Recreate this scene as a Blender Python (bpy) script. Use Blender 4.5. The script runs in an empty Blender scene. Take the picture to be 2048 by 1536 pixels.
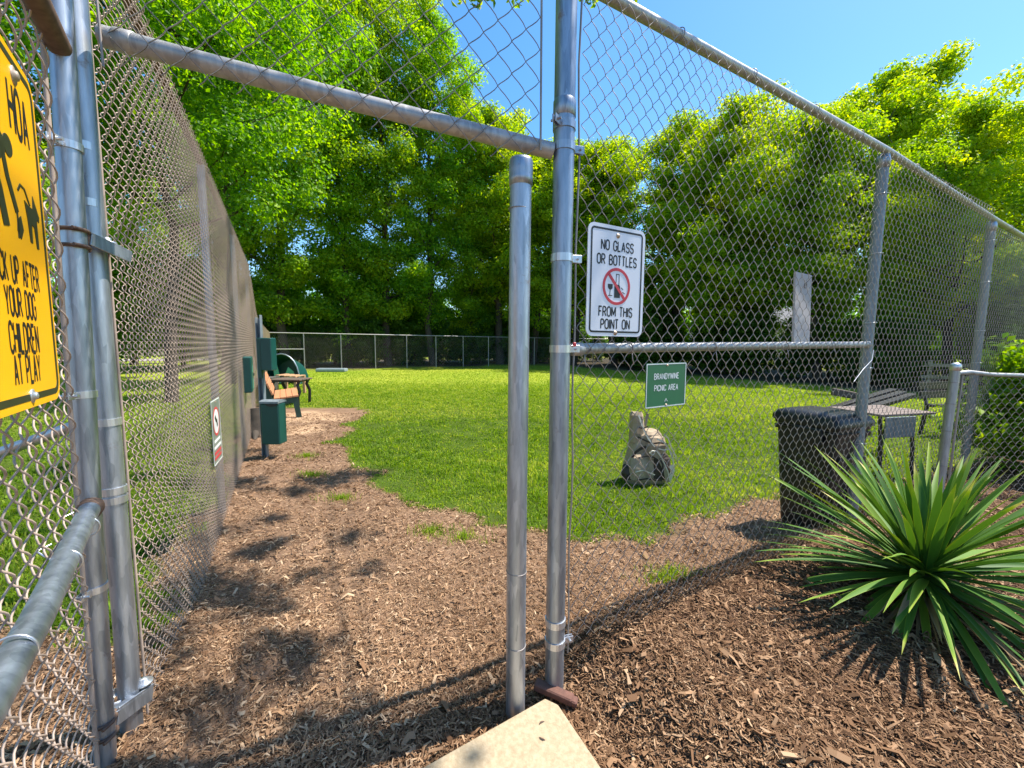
import bpy, math, random
import numpy as np
from mathutils import Vector, Matrix

random.seed(7)
RNG = np.random.default_rng(7)
scn = bpy.context.scene
COL = scn.collection
rad = math.radians

# ------------------------------------------------------------------ camera
CAM_H = 1.45
pitch, roll = rad(5.5), rad(0.4)
fw = Vector((0, math.cos(pitch), -math.sin(pitch)))
up0 = Vector((0, math.sin(pitch), math.cos(pitch)))
rt0 = Vector((1, 0, 0))
cr = rt0 * math.cos(roll) + up0 * math.sin(roll)
cu = up0 * math.cos(roll) - rt0 * math.sin(roll)
cam_data = bpy.data.cameras.new('camera')
cam_data.sensor_width = 36
cam_data.lens = 36 * 820 / 2048
cam_data.clip_start = 0.02
cam_data.clip_end = 2000
cam = bpy.data.objects.new('camera', cam_data)
COL.objects.link(cam)
m = Matrix.Identity(4)
for i in range(3):
    m[i][0], m[i][1], m[i][2] = cr[i], cu[i], -fw[i]
m[2][3] = CAM_H
cam.matrix_world = m
scn.camera = cam

# ------------------------------------------------------------------ sky, sun, exposure
SUN_AZ, SUN_EL = rad(20), rad(62)           # azimuth measured from +X towards +Y
world = bpy.data.worlds.new('World')
scn.world = world
world.use_nodes = True
wn = world.node_tree.nodes
wl = world.node_tree.links
bg = wn['Background']
sky = wn.new('ShaderNodeTexSky')
sky.sky_type = 'NISHITA'
sky.sun_disc = False
sky.sun_elevation = SUN_EL
sky.sun_rotation = math.pi / 2 - SUN_AZ
sky.air_density = 1.0
sky.dust_density = 0.5
sky.ozone_density = 1.6
hsv = wn.new('ShaderNodeHueSaturation')
hsv.inputs['Saturation'].default_value = 1.32
hsv.inputs['Hue'].default_value = 0.497
wl.new(sky.outputs[0], hsv.inputs['Color'])
wl.new(hsv.outputs[0], bg.inputs[0])
bg.inputs[1].default_value = 0.14
sun_d = bpy.data.lights.new('sun', 'SUN')
sun_d.energy = 4.7
sun_d.angle = rad(0.5)
sun_d.color = (1.0, 0.94, 0.84)
sun = bpy.data.objects.new('sun', sun_d)
COL.objects.link(sun)
sv = Vector((math.cos(SUN_EL) * math.cos(SUN_AZ), math.cos(SUN_EL) * math.sin(SUN_AZ), math.sin(SUN_EL)))
sun.rotation_euler = sv.to_track_quat('Z', 'Y').to_euler()
sun.location = (8, 0, 20)
vs = scn.view_settings
vs.view_transform = 'Standard'
vs.look = 'None'
vs.exposure = 1.0
vs.gamma = 1
vs.use_curve_mapping = False

# ------------------------------------------------------------------ helpers
def V(*a):
    return np.array(a, float)

def mesh_np(name, verts, faces, mats, smooth=False, attr=None, mat_idx=None):
    """verts (n,3); faces: array (m,k) or list of such arrays; attr: {name: per-vertex float/colour}"""
    if isinstance(faces, np.ndarray):
        faces = [faces]
    me = bpy.data.meshes.new(name)
    verts = np.asarray(verts, np.float32)
    me.vertices.add(len(verts))
    me.vertices.foreach_set('co', verts.ravel())
    li = np.concatenate([f.ravel() for f in faces]).astype(np.int32)
    tot = np.concatenate([np.full(len(f), f.shape[1], np.int32) for f in faces])
    st = np.concatenate([[0], np.cumsum(tot)[:-1]]).astype(np.int32)
    me.loops.add(len(li))
    me.loops.foreach_set('vertex_index', li)
    me.polygons.add(len(tot))
    me.polygons.foreach_set('loop_start', st)
    me.polygons.foreach_set('loop_total', tot)
    me.polygons.foreach_set('use_smooth', np.full(len(tot), bool(smooth)))
    if mat_idx is not None:
        me.polygons.foreach_set('material_index', np.asarray(mat_idx, np.int32))
    for k, a in (attr or {}).items():
        a = np.asarray(a, np.float32)
        if a.ndim == 1:
            at = me.attributes.new(k, 'FLOAT', 'POINT')
            at.data.foreach_set('value', a)
        else:
            at = me.attributes.new(k, 'FLOAT_COLOR', 'POINT')
            at.data.foreach_set('color', np.concatenate([a[:, :3], np.ones((len(a), 1), np.float32)], 1).ravel())
    me.update(calc_edges=True)
    for mt in (mats if isinstance(mats, (list, tuple)) else [mats]):
        me.materials.append(mt)
    return me

def link(name, me, parent=None, mw=None):
    o = bpy.data.objects.new(name, me)
    COL.objects.link(o)
    if parent is not None:
        o.parent = parent
    if mw is not None:
        o.matrix_local = mw
    return o

def thing(name, label, cat, loc=(0, 0, 0), rz=0.0, group=None, mw=None):
    o = bpy.data.objects.new(name, None)
    o.empty_display_size = 0.1
    COL.objects.link(o)
    if mw is not None:
        o.matrix_world = mw
    else:
        o.location = loc
        o.rotation_euler = (0, 0, rz)
    tag(o, label, cat, group)
    return o

def tag(o, label=None, cat=None, group=None, kind=None):
    if label: o['label'] = label
    if cat: o['category'] = cat
    if group: o['group'] = group
    if kind: o['kind'] = kind
    return o

class MB:
    """collects simple shapes into one mesh"""
    def __init__(self):
        self.v, self.f, self.sm, self.mi = [], [], [], []
    def add(self, vs_, fs_, smooth=False, mi=0):
        b = len(self.v)
        self.v += [tuple(map(float, p)) for p in vs_]
        for f in fs_:
            self.f.append(tuple(i + b for i in f))
            self.sm.append(smooth)
            self.mi.append(mi)
        return self
    def box(self, c, s, rot=None, bev=0.0, mi=0, taper=1.0):
        """bevelled box centred at c; taper scales the top in x, y"""
        hx, hy, hz = s[0] / 2, s[1] / 2, s[2] / 2
        b = min(bev, hx * .45, hy * .45, hz * .45)
        pts, fcs = [], []
        if b <= 0:
            for z in (-hz, hz):
                k = taper if z > 0 else 1
                pts += [(-hx * k, -hy * k, z), (hx * k, -hy * k, z), (hx * k, hy * k, z), (-hx * k, hy * k, z)]
            fcs = [(3, 2, 1, 0), (4, 5, 6, 7), (0, 1, 5, 4), (1, 2, 6, 5), (2, 3, 7, 6), (3, 0, 4, 7)]
        else:
            rings = [(-hz, b), (-hz + b, 0), (hz - b, 0), (hz, b)]
            for z, ins in rings:
                k = taper if z > 0 else 1
                X, Y = hx * k - ins, hy * k - ins
                B = b if ins == 0 else b * .6
                pts += [(-X + B, -Y, z), (X - B, -Y, z), (X, -Y + B, z), (X, Y - B, z),
                        (X - B, Y, z), (-X + B, Y, z), (-X, Y - B, z), (-X, -Y + B, z)]
            for r in range(3):
                for i in range(8):
                    j = (i + 1) % 8
                    fcs.append((r * 8 + i, r * 8 + j, r * 8 + 8 + j, r * 8 + 8 + i))
            fcs.append(tuple(reversed(range(8))))
            fcs.append(tuple(range(24, 32)))
        R = rot if rot is not None else Matrix.Identity(3)
        c = Vector(c)
        return self.add([R @ Vector(p) + c for p in pts], fcs, False, mi)
    def tube(self, path, r, sides=12, cap=True, smooth=True, mi=0, closed=False, flat=1.0, ref=None):
        P = [Vector(p) for p in path]
        n = len(P)
        rs = list(r) if isinstance(r, (list, tuple, np.ndarray)) else [r] * n
        t0 = (P[1] - P[0]).normalized()
        nrm = Vector(ref) if ref is not None else (Vector((0, 0, 1)) if abs(t0.z) < .9 else Vector((1, 0, 0)))
        pts, fcs = [], []
        for i in range(n):
            if closed:
                t = (P[(i + 1) % n] - P[i - 1]).normalized()
            else:
                t = (P[min(i + 1, n - 1)] - P[max(i - 1, 0)]).normalized()
            nrm = (nrm - t * nrm.dot(t)).normalized()
            bn = t.cross(nrm)
            for k in range(sides):
                a = 2 * math.pi * k / sides
                pts.append(P[i] + nrm * (math.cos(a) * rs[i] * flat) + bn * (math.sin(a) * rs[i]))
        for i in range(n if closed else n - 1):
            j = (i + 1) % n
            for k in range(sides):
                q = (k + 1) % sides
                fcs.append((i * sides + k, i * sides + q, j * sides + q, j * sides + k))
        self.add(pts, fcs, smooth, mi)
        if cap and not closed:
            self.add(pts[:sides], [tuple(reversed(range(sides)))], False, mi)
            self.add(pts[-sides:], [tuple(range(sides))], False, mi)
        return self
    def ring(self, c, axis, R, r, seg=20, sides=6, mi=0, squash=1.0):
        """torus round axis at c"""
        ax = Vector(axis).normalized()
        a = ax.orthogonal().normalized()
        b = ax.cross(a)
        pts = [Vector(c) + a * (math.cos(t) * R) + b * (math.sin(t) * R) for t in [2 * math.pi * i / seg for i in range(seg)]]
        P, F = [], []
        for i in range(seg):
            o = (pts[i] - Vector(c)).normalized()
            for k in range(sides):
                u = 2 * math.pi * k / sides
                P.append(pts[i] + o * (math.cos(u) * r) + ax * (math.sin(u) * r * squash))
        for i in range(seg):
            j = (i + 1) % seg
            for k in range(sides):
                q = (k + 1) % sides
                F.append((i * sides + k, j * sides + k, j * sides + q, i * sides + q))
        return self.add(P, F, True, mi)
    def lathe(self, prof, c, axis=(0, 0, 1), seg=20, smooth=True, mi=0):
        """prof: (radius, height) list"""
        ax = Vector(axis).normalized()
        a = ax.orthogonal().normalized()
        b = ax.cross(a)
        P, F = [], []
        for rr, h in prof:
            for i in range(seg):
                t = 2 * math.pi * i / seg
                P.append(Vector(c) + ax * h + (a * math.cos(t) + b * math.sin(t)) * max(rr, 1e-5))
        for k in range(len(prof) - 1):
            for i in range(seg):
                j = (i + 1) % seg
                F.append((k * seg + i, k * seg + j, k * seg + seg + j, k * seg + seg + i))
        return self.add(P, F, smooth, mi)
    def prism(self, poly, y0, y1, mi=0):
        """polygon in (x, z) extruded along y"""
        n = len(poly)
        P = [(x, y0, z) for x, z in poly] + [(x, y1, z) for x, z in poly]
        F = [tuple(range(n)), tuple(reversed(range(n, 2 * n)))]
        F += [(i, i + n, (i + 1) % n + n, (i + 1) % n) for i in range(n)]
        return self.add(P, F, False, mi)
    def band(self, outer, inner, y0, y1, mi=0):
        """ring between two equal-length loops in (x, z), extruded along y"""
        n = len(outer)
        P = [(x, y0, z) for x, z in outer] + [(x, y0, z) for x, z in inner] + \
            [(x, y1, z) for x, z in outer] + [(x, y1, z) for x, z in inner]
        F = []
        for i in range(n):
            j = (i + 1) % n
            F += [(i, j, n + j, n + i), (i, 2 * n + i, 2 * n + j, j), (n + i, n + j, 3 * n + j, 3 * n + i),
                  (2 * n + i, 3 * n + i, 3 * n + j, 2 * n + j)]
        return self.add(P, F, False, mi)
    def xform(self, M, start=0):
        self.v[start:] = [tuple(M @ Vector(p)) for p in self.v[start:]]
        return self
    def mesh(self, name, mats):
        me = bpy.data.meshes.new(name)
        me.from_pydata(self.v, [], self.f)
        me.polygons.foreach_set('use_smooth', self.sm)
        me.polygons.foreach_set('material_index', self.mi)
        for mt in (mats if isinstance(mats, (list, tuple)) else [mats]):
            me.materials.append(mt)
        me.update()
        return me
    def build(self, name, mats, parent=None):
        return link(name, self.mesh(name, mats), parent)

def smooth01(a, b, x):
    t = np.clip((x - a) / (b - a), 0, 1)
    return t * t * (3 - 2 * t)

def vnoise(x, y, seed=0):
    """smooth value noise, about -1..1"""
    xi, yi = np.floor(x).astype(np.int64), np.floor(y).astype(np.int64)
    fx, fy = x - xi, y - yi
    fx, fy = fx * fx * (3 - 2 * fx), fy * fy * (3 - 2 * fy)
    def h(a, b):
        n = (a * 374761393 + b * 668265263 + seed * 974711) & 0x7fffffff
        n = ((n ^ (n >> 13)) * 1274126177) & 0x7fffffff
        return (n ^ (n >> 16)) % 10007 / 5003.5 - 1
    return (h(xi, yi) * (1 - fx) + h(xi + 1, yi) * fx) * (1 - fy) + (h(xi, yi + 1) * (1 - fx) + h(xi + 1, yi + 1) * fx) * fy

# ------------------------------------------------------------------ materials
def new_mat(name):
    mt = bpy.data.materials.new(name)
    mt.use_nodes = True
    n = mt.node_tree.nodes
    return mt, n, mt.node_tree.links, n['Principled BSDF']

def ramp(n, stops):
    r = n.new('ShaderNodeValToRGB')
    e = r.color_ramp.elements
    while len(e) < len(stops):
        e.new(0.5)
    for el, (p, c) in zip(e, stops):
        el.position = p
        el.color = (*c, 1)
    return r

def noise_tex(n, l, scale, detail=4, rough=.6, coord='Object'):
    tc = n.new('ShaderNodeTexCoord')
    t = n.new('ShaderNodeTexNoise')
    t.inputs['Scale'].default_value = scale
    t.inputs['Detail'].default_value = detail
    t.inputs['Roughness'].default_value = rough
    l.new(tc.outputs[coord], t.inputs['Vector'])
    return t

def plain(name, c0, c1=None, rough=.6, metal=0.0, scale=12, bump=0.0, bscale=60, spec=.5, detail=4):
    mt, n, l, b = new_mat(name)
    b.inputs['Roughness'].default_value = rough
    b.inputs['Metallic'].default_value = metal
    b.inputs['Specular IOR Level'].default_value = spec
    c1 = c1 or tuple(x * .7 for x in c0)
    t = noise_tex(n, l, scale, detail)
    r = ramp(n, [(.3, c1), (.7, c0)])
    l.new(t.outputs['Fac'], r.inputs[0])
    l.new(r.outputs[0], b.inputs['Base Color'])
    if bump:
        t2 = noise_tex(n, l, bscale, 3)
        bp = n.new('ShaderNodeBump')
        bp.inputs['Strength'].default_value = bump
        bp.inputs['Distance'].default_value = .004
        l.new(t2.outputs['Fac'], bp.inputs['Height'])
        l.new(bp.outputs[0], b.inputs['Normal'])
    return mt

def galvanized(name, lo, hi, metal=.85, rough=(.34, .55), rust=0.0):
    mt, n, l, b = new_mat(name)
    b.inputs['Metallic'].default_value = metal
    tc = n.new('ShaderNodeTexCoord')
    mp = n.new('ShaderNodeMapping')
    mp.inputs['Scale'].default_value = (1, 1, .16)
    l.new(tc.outputs['Object'], mp.inputs[0])
    vo = n.new('ShaderNodeTexVoronoi')
    vo.inputs['Scale'].default_value = 75
    l.new(mp.outputs[0], vo.inputs['Vector'])
    t = n.new('ShaderNodeTexNoise')
    t.inputs['Scale'].default_value = 22
    t.inputs['Detail'].default_value = 6
    t.inputs['Roughness'].default_value = .7
    l.new(mp.outputs[0], t.inputs['Vector'])
    mix = n.new('ShaderNodeMath')
    mix.operation = 'MULTIPLY_ADD'
    l.new(vo.outputs['Color'], mix.inputs[0])
    mix.inputs[1].default_value = .35
    l.new(t.outputs['Fac'], mix.inputs[2])
    r = ramp(n, [(.35, lo), (.95, hi)])
    l.new(mix.outputs[0], r.inputs[0])
    col = r.outputs[0]
    mr = n.new('ShaderNodeMapRange')
    mr.inputs['To Min'].default_value, mr.inputs['To Max'].default_value = rough
    l.new(t.outputs['Fac'], mr.inputs['Value'])
    l.new(mr.outputs[0], b.inputs['Roughness'])
    if rust:
        t3 = n.new('ShaderNodeTexNoise')
        t3.inputs['Scale'].default_value = 7
        t3.inputs['Detail'].default_value = 8
        t3.inputs['Roughness'].default_value = .75
        l.new(tc.outputs['Object'], t3.inputs['Vector'])
        rr = ramp(n, [(.62 - rust * .1, (0, 0, 0)), (.72 - rust * .1, (.8, .8, .8))])
        l.new(t3.outputs['Fac'], rr.inputs[0])
        mx = n.new('ShaderNodeMix')
        mx.data_type = 'RGBA'
        l.new(rr.outputs[0], mx.inputs['Factor'])
        l.new(col, mx.inputs[6])
        mx.inputs[7].default_value = (.17, .10, .06, 1)
        col = mx.outputs[2]
        inv = n.new('ShaderNodeMapRange')
        inv.inputs['To Min'].default_value, inv.inputs['To Max'].default_value = metal, .1
        l.new(rr.outputs[0], inv.inputs['Value'])
        l.new(inv.outputs[0], b.inputs['Metallic'])
    l.new(col, b.inputs['Base Color'])
    bp = n.new('ShaderNodeBump')
    bp.inputs['Strength'].default_value = .25
    bp.inputs['Distance'].default_value = .0015
    l.new(t.outputs['Fac'], bp.inputs['Height'])
    l.new(bp.outputs[0], b.inputs['Normal'])
    return mt

def leafy(name, stops, trans=.4, rough=.5, spec=.35, attr='tint'):
    mt, n, l, b = new_mat(name)
    a = n.new('ShaderNodeAttribute')
    a.attribute_name = attr
    r = ramp(n, stops)
    l.new(a.outputs['Fac'], r.inputs[0])
    l.new(r.outputs[0], b.inputs['Base Color'])
    b.inputs['Roughness'].default_value = rough
    b.inputs['Specular IOR Level'].default_value = spec
    if trans:
        tr = n.new('ShaderNodeBsdfTranslucent')
        hs = n.new('ShaderNodeHueSaturation')
        hs.inputs['Hue'].default_value = .485
        hs.inputs['Saturation'].default_value = 1.1
        hs.inputs['Value'].default_value = 1.7
        l.new(r.outputs[0], hs.inputs['Color'])
        l.new(hs.outputs[0], tr.inputs['Color'])
        mx = n.new('ShaderNodeMixShader')
        mx.inputs[0].default_value = trans
        l.new(b.outputs[0], mx.inputs[1])
        l.new(tr.outputs[0], mx.inputs[2])
        l.new(mx.outputs[0], n['Material Output'].inputs['Surface'])
    return mt

M = {}
M['galv'] = galvanized('galvanized_steel', (.22, .25, .29), (.56, .60, .66), rust=.25)
M['galv_post'] = galvanized('weathered_galvanized', (.18, .21, .25), (.46, .51, .58), rust=.15)
M['galv_rail'] = galvanized('dull_galvanized_rail', (.27, .265, .26), (.50, .49, .48), metal=.7, rough=(.45, .65))
M['galv_bright'] = galvanized('bright_band_steel', (.50, .51, .53), (.75, .76, .78), metal=.8, rough=(.3, .45))
M['painted_grey'] = galvanized('grey_coated_steel', (.16, .19, .21), (.30, .34, .37), metal=.3, rough=(.4, .55))
M['wire'] = galvanized('fence_wire', (.22, .19, .17), (.42, .37, .34), metal=.55, rough=(.45, .65))
M['wire_pink'] = galvanized('old_fence_wire', (.27, .205, .165), (.50, .385, .31), metal=.12, rough=(.5, .7))
M['rusty'] = plain('rusty_steel', (.20, .13, .09), (.10, .06, .045), .7, .4, 30)
M['sign_white'] = plain('white_sign_sheet', (.78, .79, .84), (.72, .73, .79), .35, 0, 6)
M['sign_yellow'] = plain('yellow_sign_sheet', (.93, .47, .006), (.88, .42, .005), .35, 0, 5)
M['sign_grey'] = plain('faded_grey_green_sheet', (.20, .23, .19), (.13, .16, .13), .5, 0, 8)
M['sign_green'] = plain('green_sign_sheet', (.025, .17, .075), (.02, .14, .062), .4, 0, 6)
M['ink_black'] = plain('black_print', (.012, .012, .014), (.008, .008, .01), .5)
M['ink_olive'] = plain('dark_olive_print', (.03, .035, .012), (.02, .025, .008), .5)
M['ink_red'] = plain('red_print', (.60, .04, .055), (.52, .02, .04), .45)
M['ink_white'] = plain('white_print', (.8, .82, .8), (.7, .72, .7), .45)
M['bolt'] = plain('bolt_steel', (.55, .45, .36), (.4, .3, .22), .45, .6, 60)
M['green_metal'] = plain('dark_green_enamel', (.008, .075, .065), (.006, .06, .052), .38, 0, 5)
M['green_plastic'] = plain('dark_green_recycled_plastic', (.014, .06, .045), (.01, .042, .032), .55, 0, 20)
M['bench_wood'] = plain('orange_brown_plank', (.55, .25, .12), (.42, .18, .085), .65, 0, 14, .3, 40)
M['black_metal'] = plain('black_metal', (.018, .017, .016), (.01, .01, .01), .45)
M['table_wood'] = plain('weathered_table_board', (.16, .11, .08), (.09, .065, .05), .7, 0, 25)
M['pallet_wood'] = plain('pale_pallet_wood', (.55, .32, .18), (.42, .24, .13), .7, 0, 18)
M['cart_black'] = plain('black_cart_plastic', (.010, .010, .012), (.006, .006, .007), .42, 0, 10, .15, 200)
M['tan_canvas'] = plain('tan_canvas', (.44, .335, .225), (.25, .185, .12), .85, 0, 9, .5, 120)
M['tan_light'] = plain('pale_webbing', (.78, .70, .58), (.62, .54, .43), .8, 0, 25, .3, 200)
M['tan_dark'] = plain('dark_canvas_and_crevice', (.07, .05, .038), (.035, .026, .02), .85, 0, 14)  # dark pocket and pad cloth, also the strips that paint crevice shade
M['concrete'] = plain('pale_concrete', (.47, .375, .25), (.33, .25, .155), .85, 0, 55, .6, 130, .3, 10)
M['brick_red'] = plain('red_brown_brick', (.17, .075, .052), (.10, .045, .032), .8, 0, 30, .5, 120)
M['teal'] = plain('teal_plastic', (.02, .30, .33), (.01, .2, .24), .4, 0, 8)
M['pale_teal'] = plain('pale_green_sheet', (.10, .38, .26), (.05, .24, .16), .5, 0, 4)
M['grey_board'] = plain('pale_grey_board', (.52, .48, .47), (.40, .36, .35), .75, 0, 9)
M['pink_slat'] = plain('pinkish_grey_slat', (.22, .165, .145), (.15, .115, .10), .7, 0, 20)
M['grey_plank'] = plain('blue_grey_plank', (.28, .34, .38), (.2, .25, .28), .6)
M['tub_grey'] = plain('grey_tub_plastic', (.12, .11, .10), (.08, .075, .07), .6)
M['bark'] = plain('tree_bark', (.085, .065, .048), (.035, .028, .022), .9, 0, 9, .8, 30)
M['house_wall'] = plain('beige_siding', (.55, .47, .38), (.48, .41, .33), .8)
M['house_roof'] = plain('grey_shingle_roof', (.16, .15, .15), (.1, .1, .1), .9)
M['glass_dark'] = plain('dark_window_pane', (.04, .05, .06), (.03, .04, .05), .1)
M['road'] = plain('pale_asphalt', (.36, .31, .27), (.28, .24, .21), .9)
M['rail_wood'] = plain('pale_wood_rail', (.40, .35, .20), (.28, .24, .14), .8)
M['leaf_bright'] = leafy('bright_spring_leaves', [(0, (.06, .165, .008)), (.45, (.20, .36, .012)), (1, (.46, .53, .018))], .55)
M['leaf_mid'] = leafy('mid_green_leaves', [(0, (.045, .155, .010)), (.5, (.15, .34, .014)), (1, (.36, .52, .02))], .56)
M['leaf_dark'] = leafy('dark_understory_leaves', [(0, (.018, .065, .007)), (.5, (.045, .125, .009)), (1, (.11, .21, .012))], .4)
M['leaf_bush'] = leafy('bush_leaves', [(0, (.04, .12, .008)), (.5, (.14, .28, .01)), (1, (.32, .46, .015))], .45)
M['grass'] = leafy('lawn_blades', [(0, (.075, .15, .010)), (.5, (.205, .335, .024)), (1, (.46, .49, .09))], .42, .6, .2)
M['yucca'] = leafy('yucca_leaf', [(0, (.026, .090, .014)), (.35, (.080, .185, .022)), (.7, (.23, .33, .03)), (1, (.56, .50, .17))], .12, .55, .25)
M['yucca_dead'] = leafy('dry_yucca_leaf', [(0, (.12, .075, .035)), (1, (.40, .28, .15))], .15, .8)
M['chip'] = leafy('shredded_wood_mulch', [(0, (.060, .030, .015)), (.3, (.180, .098, .052)), (.65, (.35, .212, .120)), (1, (.58, .41, .26))], 0, .9, .15)

def ground_material():
    mt, n, l, b = new_mat('ground_soil_and_turf')
    b.inputs['Roughness'].default_value = .95
    b.inputs['Specular IOR Level'].default_value = .1
    a = n.new('ShaderNodeAttribute')
    a.attribute_name = 'tone'
    t1 = noise_tex(n, l, 55, 6, .7)
    t2 = noise_tex(n, l, 3.0, 5, .65)
    ad = n.new('ShaderNodeMath'); ad.operation = 'ADD'
    l.new(t1.outputs['Fac'], ad.inputs[0]); l.new(t2.outputs['Fac'], ad.inputs[1])
    mr = n.new('ShaderNodeMapRange')
    mr.inputs['From Min'].default_value, mr.inputs['From Max'].default_value = .65, 1.35
    mr.inputs['To Min'].default_value, mr.inputs['To Max'].default_value = .55, 1.45
    l.new(ad.outputs[0], mr.inputs['Value'])
    mx = n.new('ShaderNodeMix'); mx.data_type = 'RGBA'; mx.blend_type = 'MULTIPLY'
    mx.inputs['Factor'].default_value = 1
    l.new(a.outputs['Color'], mx.inputs[6]); l.new(mr.outputs[0], mx.inputs[7])
    l.new(mx.outputs[2], b.inputs['Base Color'])
    bp = n.new('ShaderNodeBump'); bp.inputs['Strength'].default_value = .7; bp.inputs['Distance'].default_value = .012
    l.new(t1.outputs['Fac'], bp.inputs['Height']); l.new(bp.outputs[0], b.inputs['Normal'])
    return mt
M['ground'] = ground_material()

# ------------------------------------------------------------------ layout of the place (metres)
A = V(.185, 1.586)                    # foot of the corner post
U = V(.873, .488); U /= np.linalg.norm(U)   # right fence runs this way
N = V(-U[1], U[0])                    # into the dog park
HP = V(-1.272, 1.27)                   # hinge post
LD = V(-.49, .872); LD /= np.linalg.norm(LD)  # left fence runs this way
def RF(s, d, z):                      # point by the right fence
    p = A + U * s + N * d
    return (p[0], p[1], z)
def LF(t, d, z):                      # point by the left fence, d towards the park
    p = HP + LD * t + V(LD[1], -LD[0]) * d
    return (p[0], p[1], z)

def sd(x, y):
    return (x - A[0]) * U[0] + (y - A[1]) * U[1], (x - A[0]) * N[0] + (y - A[1]) * N[1]

def height(x, y):
    x, y = np.asarray(x, float), np.asarray(y, float)
    s, d = sd(x, y)
    right = .17 * smooth01(.02, .45, s) * (1 - smooth01(-.02, .40, d)) * (1 - smooth01(9, 14, s))
    left = .14 * smooth01(.45, 1.15, -x) * (1 - smooth01(1.3, 2.6, y)) * smooth01(-3, -.5, y)
    h = right + left
    near = 1 - smooth01(6, 16, np.hypot(x, y))
    h = h + near * (.012 * vnoise(x * 5, y * 5, 3) + .02 * vnoise(x * 1.3, y * 1.3, 4))
    # the pad and the post feet stay clear
    pad = 1 - smooth01(.0, .16, np.hypot(np.maximum(0, np.abs(x + .35) - .62), np.maximum(0, np.abs(y - .9) - .62)))
    return h * (1 - .6 * pad)

def seg_dist(px, py, poly):
    """signed distance-like: for x on a left-to-right boundary polyline, positive above"""
    xs = np.array([p[0] for p in poly]); ys = np.array([p[1] for p in poly])
    return py - np.interp(px, xs, ys)

def grass_mask(x, y):
    """1 lawn, 0 mulch"""
    x, y = np.asarray(x, float), np.asarray(y, float)
    s, d = sd(x, y)
    t = (x - HP[0]) * LD[0] + (y - HP[1]) * LD[1]
    e = (x - HP[0]) * LD[1] - (y - HP[1]) * LD[0]     # distance right of the left fence
    w = np.interp(t, [0, 1.9, 3.0, 4.6, 6.0, 7.2, 7.9, 8.6, 9.6, 11], [2.6, 1.55, 1.25, 1.15, 1.45, 1.95, 2.0, .7, .2, -.5])
    nz = .16 * vnoise(x * 2.2, y * 2.2, 11) + .10 * vnoise(x * 6, y * 6, 12) + .05 * vnoise(x * 14, y * 14, 13)
    inside = np.minimum((e - w), (d - np.interp(s, [-1.4, -.6, .1, .9, 2.4, 3.6, 6, 9], [1.9, 1.62, 1.18, .93, .86, .60, .25, .2]))) + nz
    left_out = np.minimum(-e - .12, y + .55 * 0 - 1.75) + nz
    right_out = np.minimum(-d, s - 6.5) + nz * 2
    beyond = -(x + 12.6) * .51 + (y - 20.85) * .86           # past the far fence
    rside = ((x - 7.0) * 11 + (y - 23.0) * 6) / 12.53        # past the right side of the lawn
    inside = np.where((beyond > .3) & (beyond < 14), -1, inside)
    inside = np.where((rside > -.2 + nz * 3) & (rside < 13), -1, inside)
    m_ = np.where(e < 0, left_out, np.where(d < 0, right_out, inside))
    return m_

DIRT = [(-4.2, 8.0, 1.1, .8), (-3.6, 6.8, .6, .5)]
def dirt_mask(x, y):
    k = np.full(np.shape(x), -9.)
    for cx, cy, a, b in DIRT:
        k = np.maximum(k, 1 - np.hypot((x - cx) / a, (y - cy) / b))
    return k + .25 * vnoise(np.asarray(x) * 4, np.asarray(y) * 4, 21)

# ------------------------------------------------------------------ ground sheet
def graded(lo, hi, step, far, growth=1.22):
    mid = list(np.arange(lo, hi + 1e-6, step))
    a, s_ = [lo], step
    while a[-1] > -far:
        s_ *= growth
        a.append(a[-1] - s_)
    b, s_ = [hi], step
    while b[-1] < far:
        s_ *= growth
        b.append(b[-1] + s_)
    return np.array(a[:0:-1] + mid + b[1:])
gx = graded(-4.5, 5.0, .045, 900)
gy = graded(.2, 8.0, .045, 900)
GX, GY = np.meshgrid(gx, gy)
fx, fy = GX.ravel(), GY.ravel()
fz = height(fx, fy)
gm = grass_mask(fx, fy)
s_, d_ = sd(fx, fy)
k = smooth01(-.08, .10, gm)[:, None]
soil = np.where((d_ > .25)[:, None], V(.215, .135, .086), V(.120, .070, .045))
dk = smooth01(0, .35, dirt_mask(fx, fy))[:, None]
soil = soil * (1 - dk) + V(.40, .265, .165) * dk
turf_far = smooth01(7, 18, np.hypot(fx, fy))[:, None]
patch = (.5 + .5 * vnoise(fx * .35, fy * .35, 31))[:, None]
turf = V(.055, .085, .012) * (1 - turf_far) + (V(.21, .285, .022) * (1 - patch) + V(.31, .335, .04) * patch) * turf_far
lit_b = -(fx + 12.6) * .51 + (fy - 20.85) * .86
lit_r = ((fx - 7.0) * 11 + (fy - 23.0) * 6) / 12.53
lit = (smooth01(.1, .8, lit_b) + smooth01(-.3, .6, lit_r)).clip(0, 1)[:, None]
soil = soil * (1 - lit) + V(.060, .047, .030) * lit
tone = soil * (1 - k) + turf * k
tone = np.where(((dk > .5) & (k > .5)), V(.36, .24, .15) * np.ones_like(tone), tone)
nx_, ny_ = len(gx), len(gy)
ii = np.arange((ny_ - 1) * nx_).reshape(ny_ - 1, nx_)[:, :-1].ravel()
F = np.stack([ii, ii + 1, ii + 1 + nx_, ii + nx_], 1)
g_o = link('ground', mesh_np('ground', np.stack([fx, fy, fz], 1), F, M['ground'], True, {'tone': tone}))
tag(g_o, kind='structure')

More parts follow.
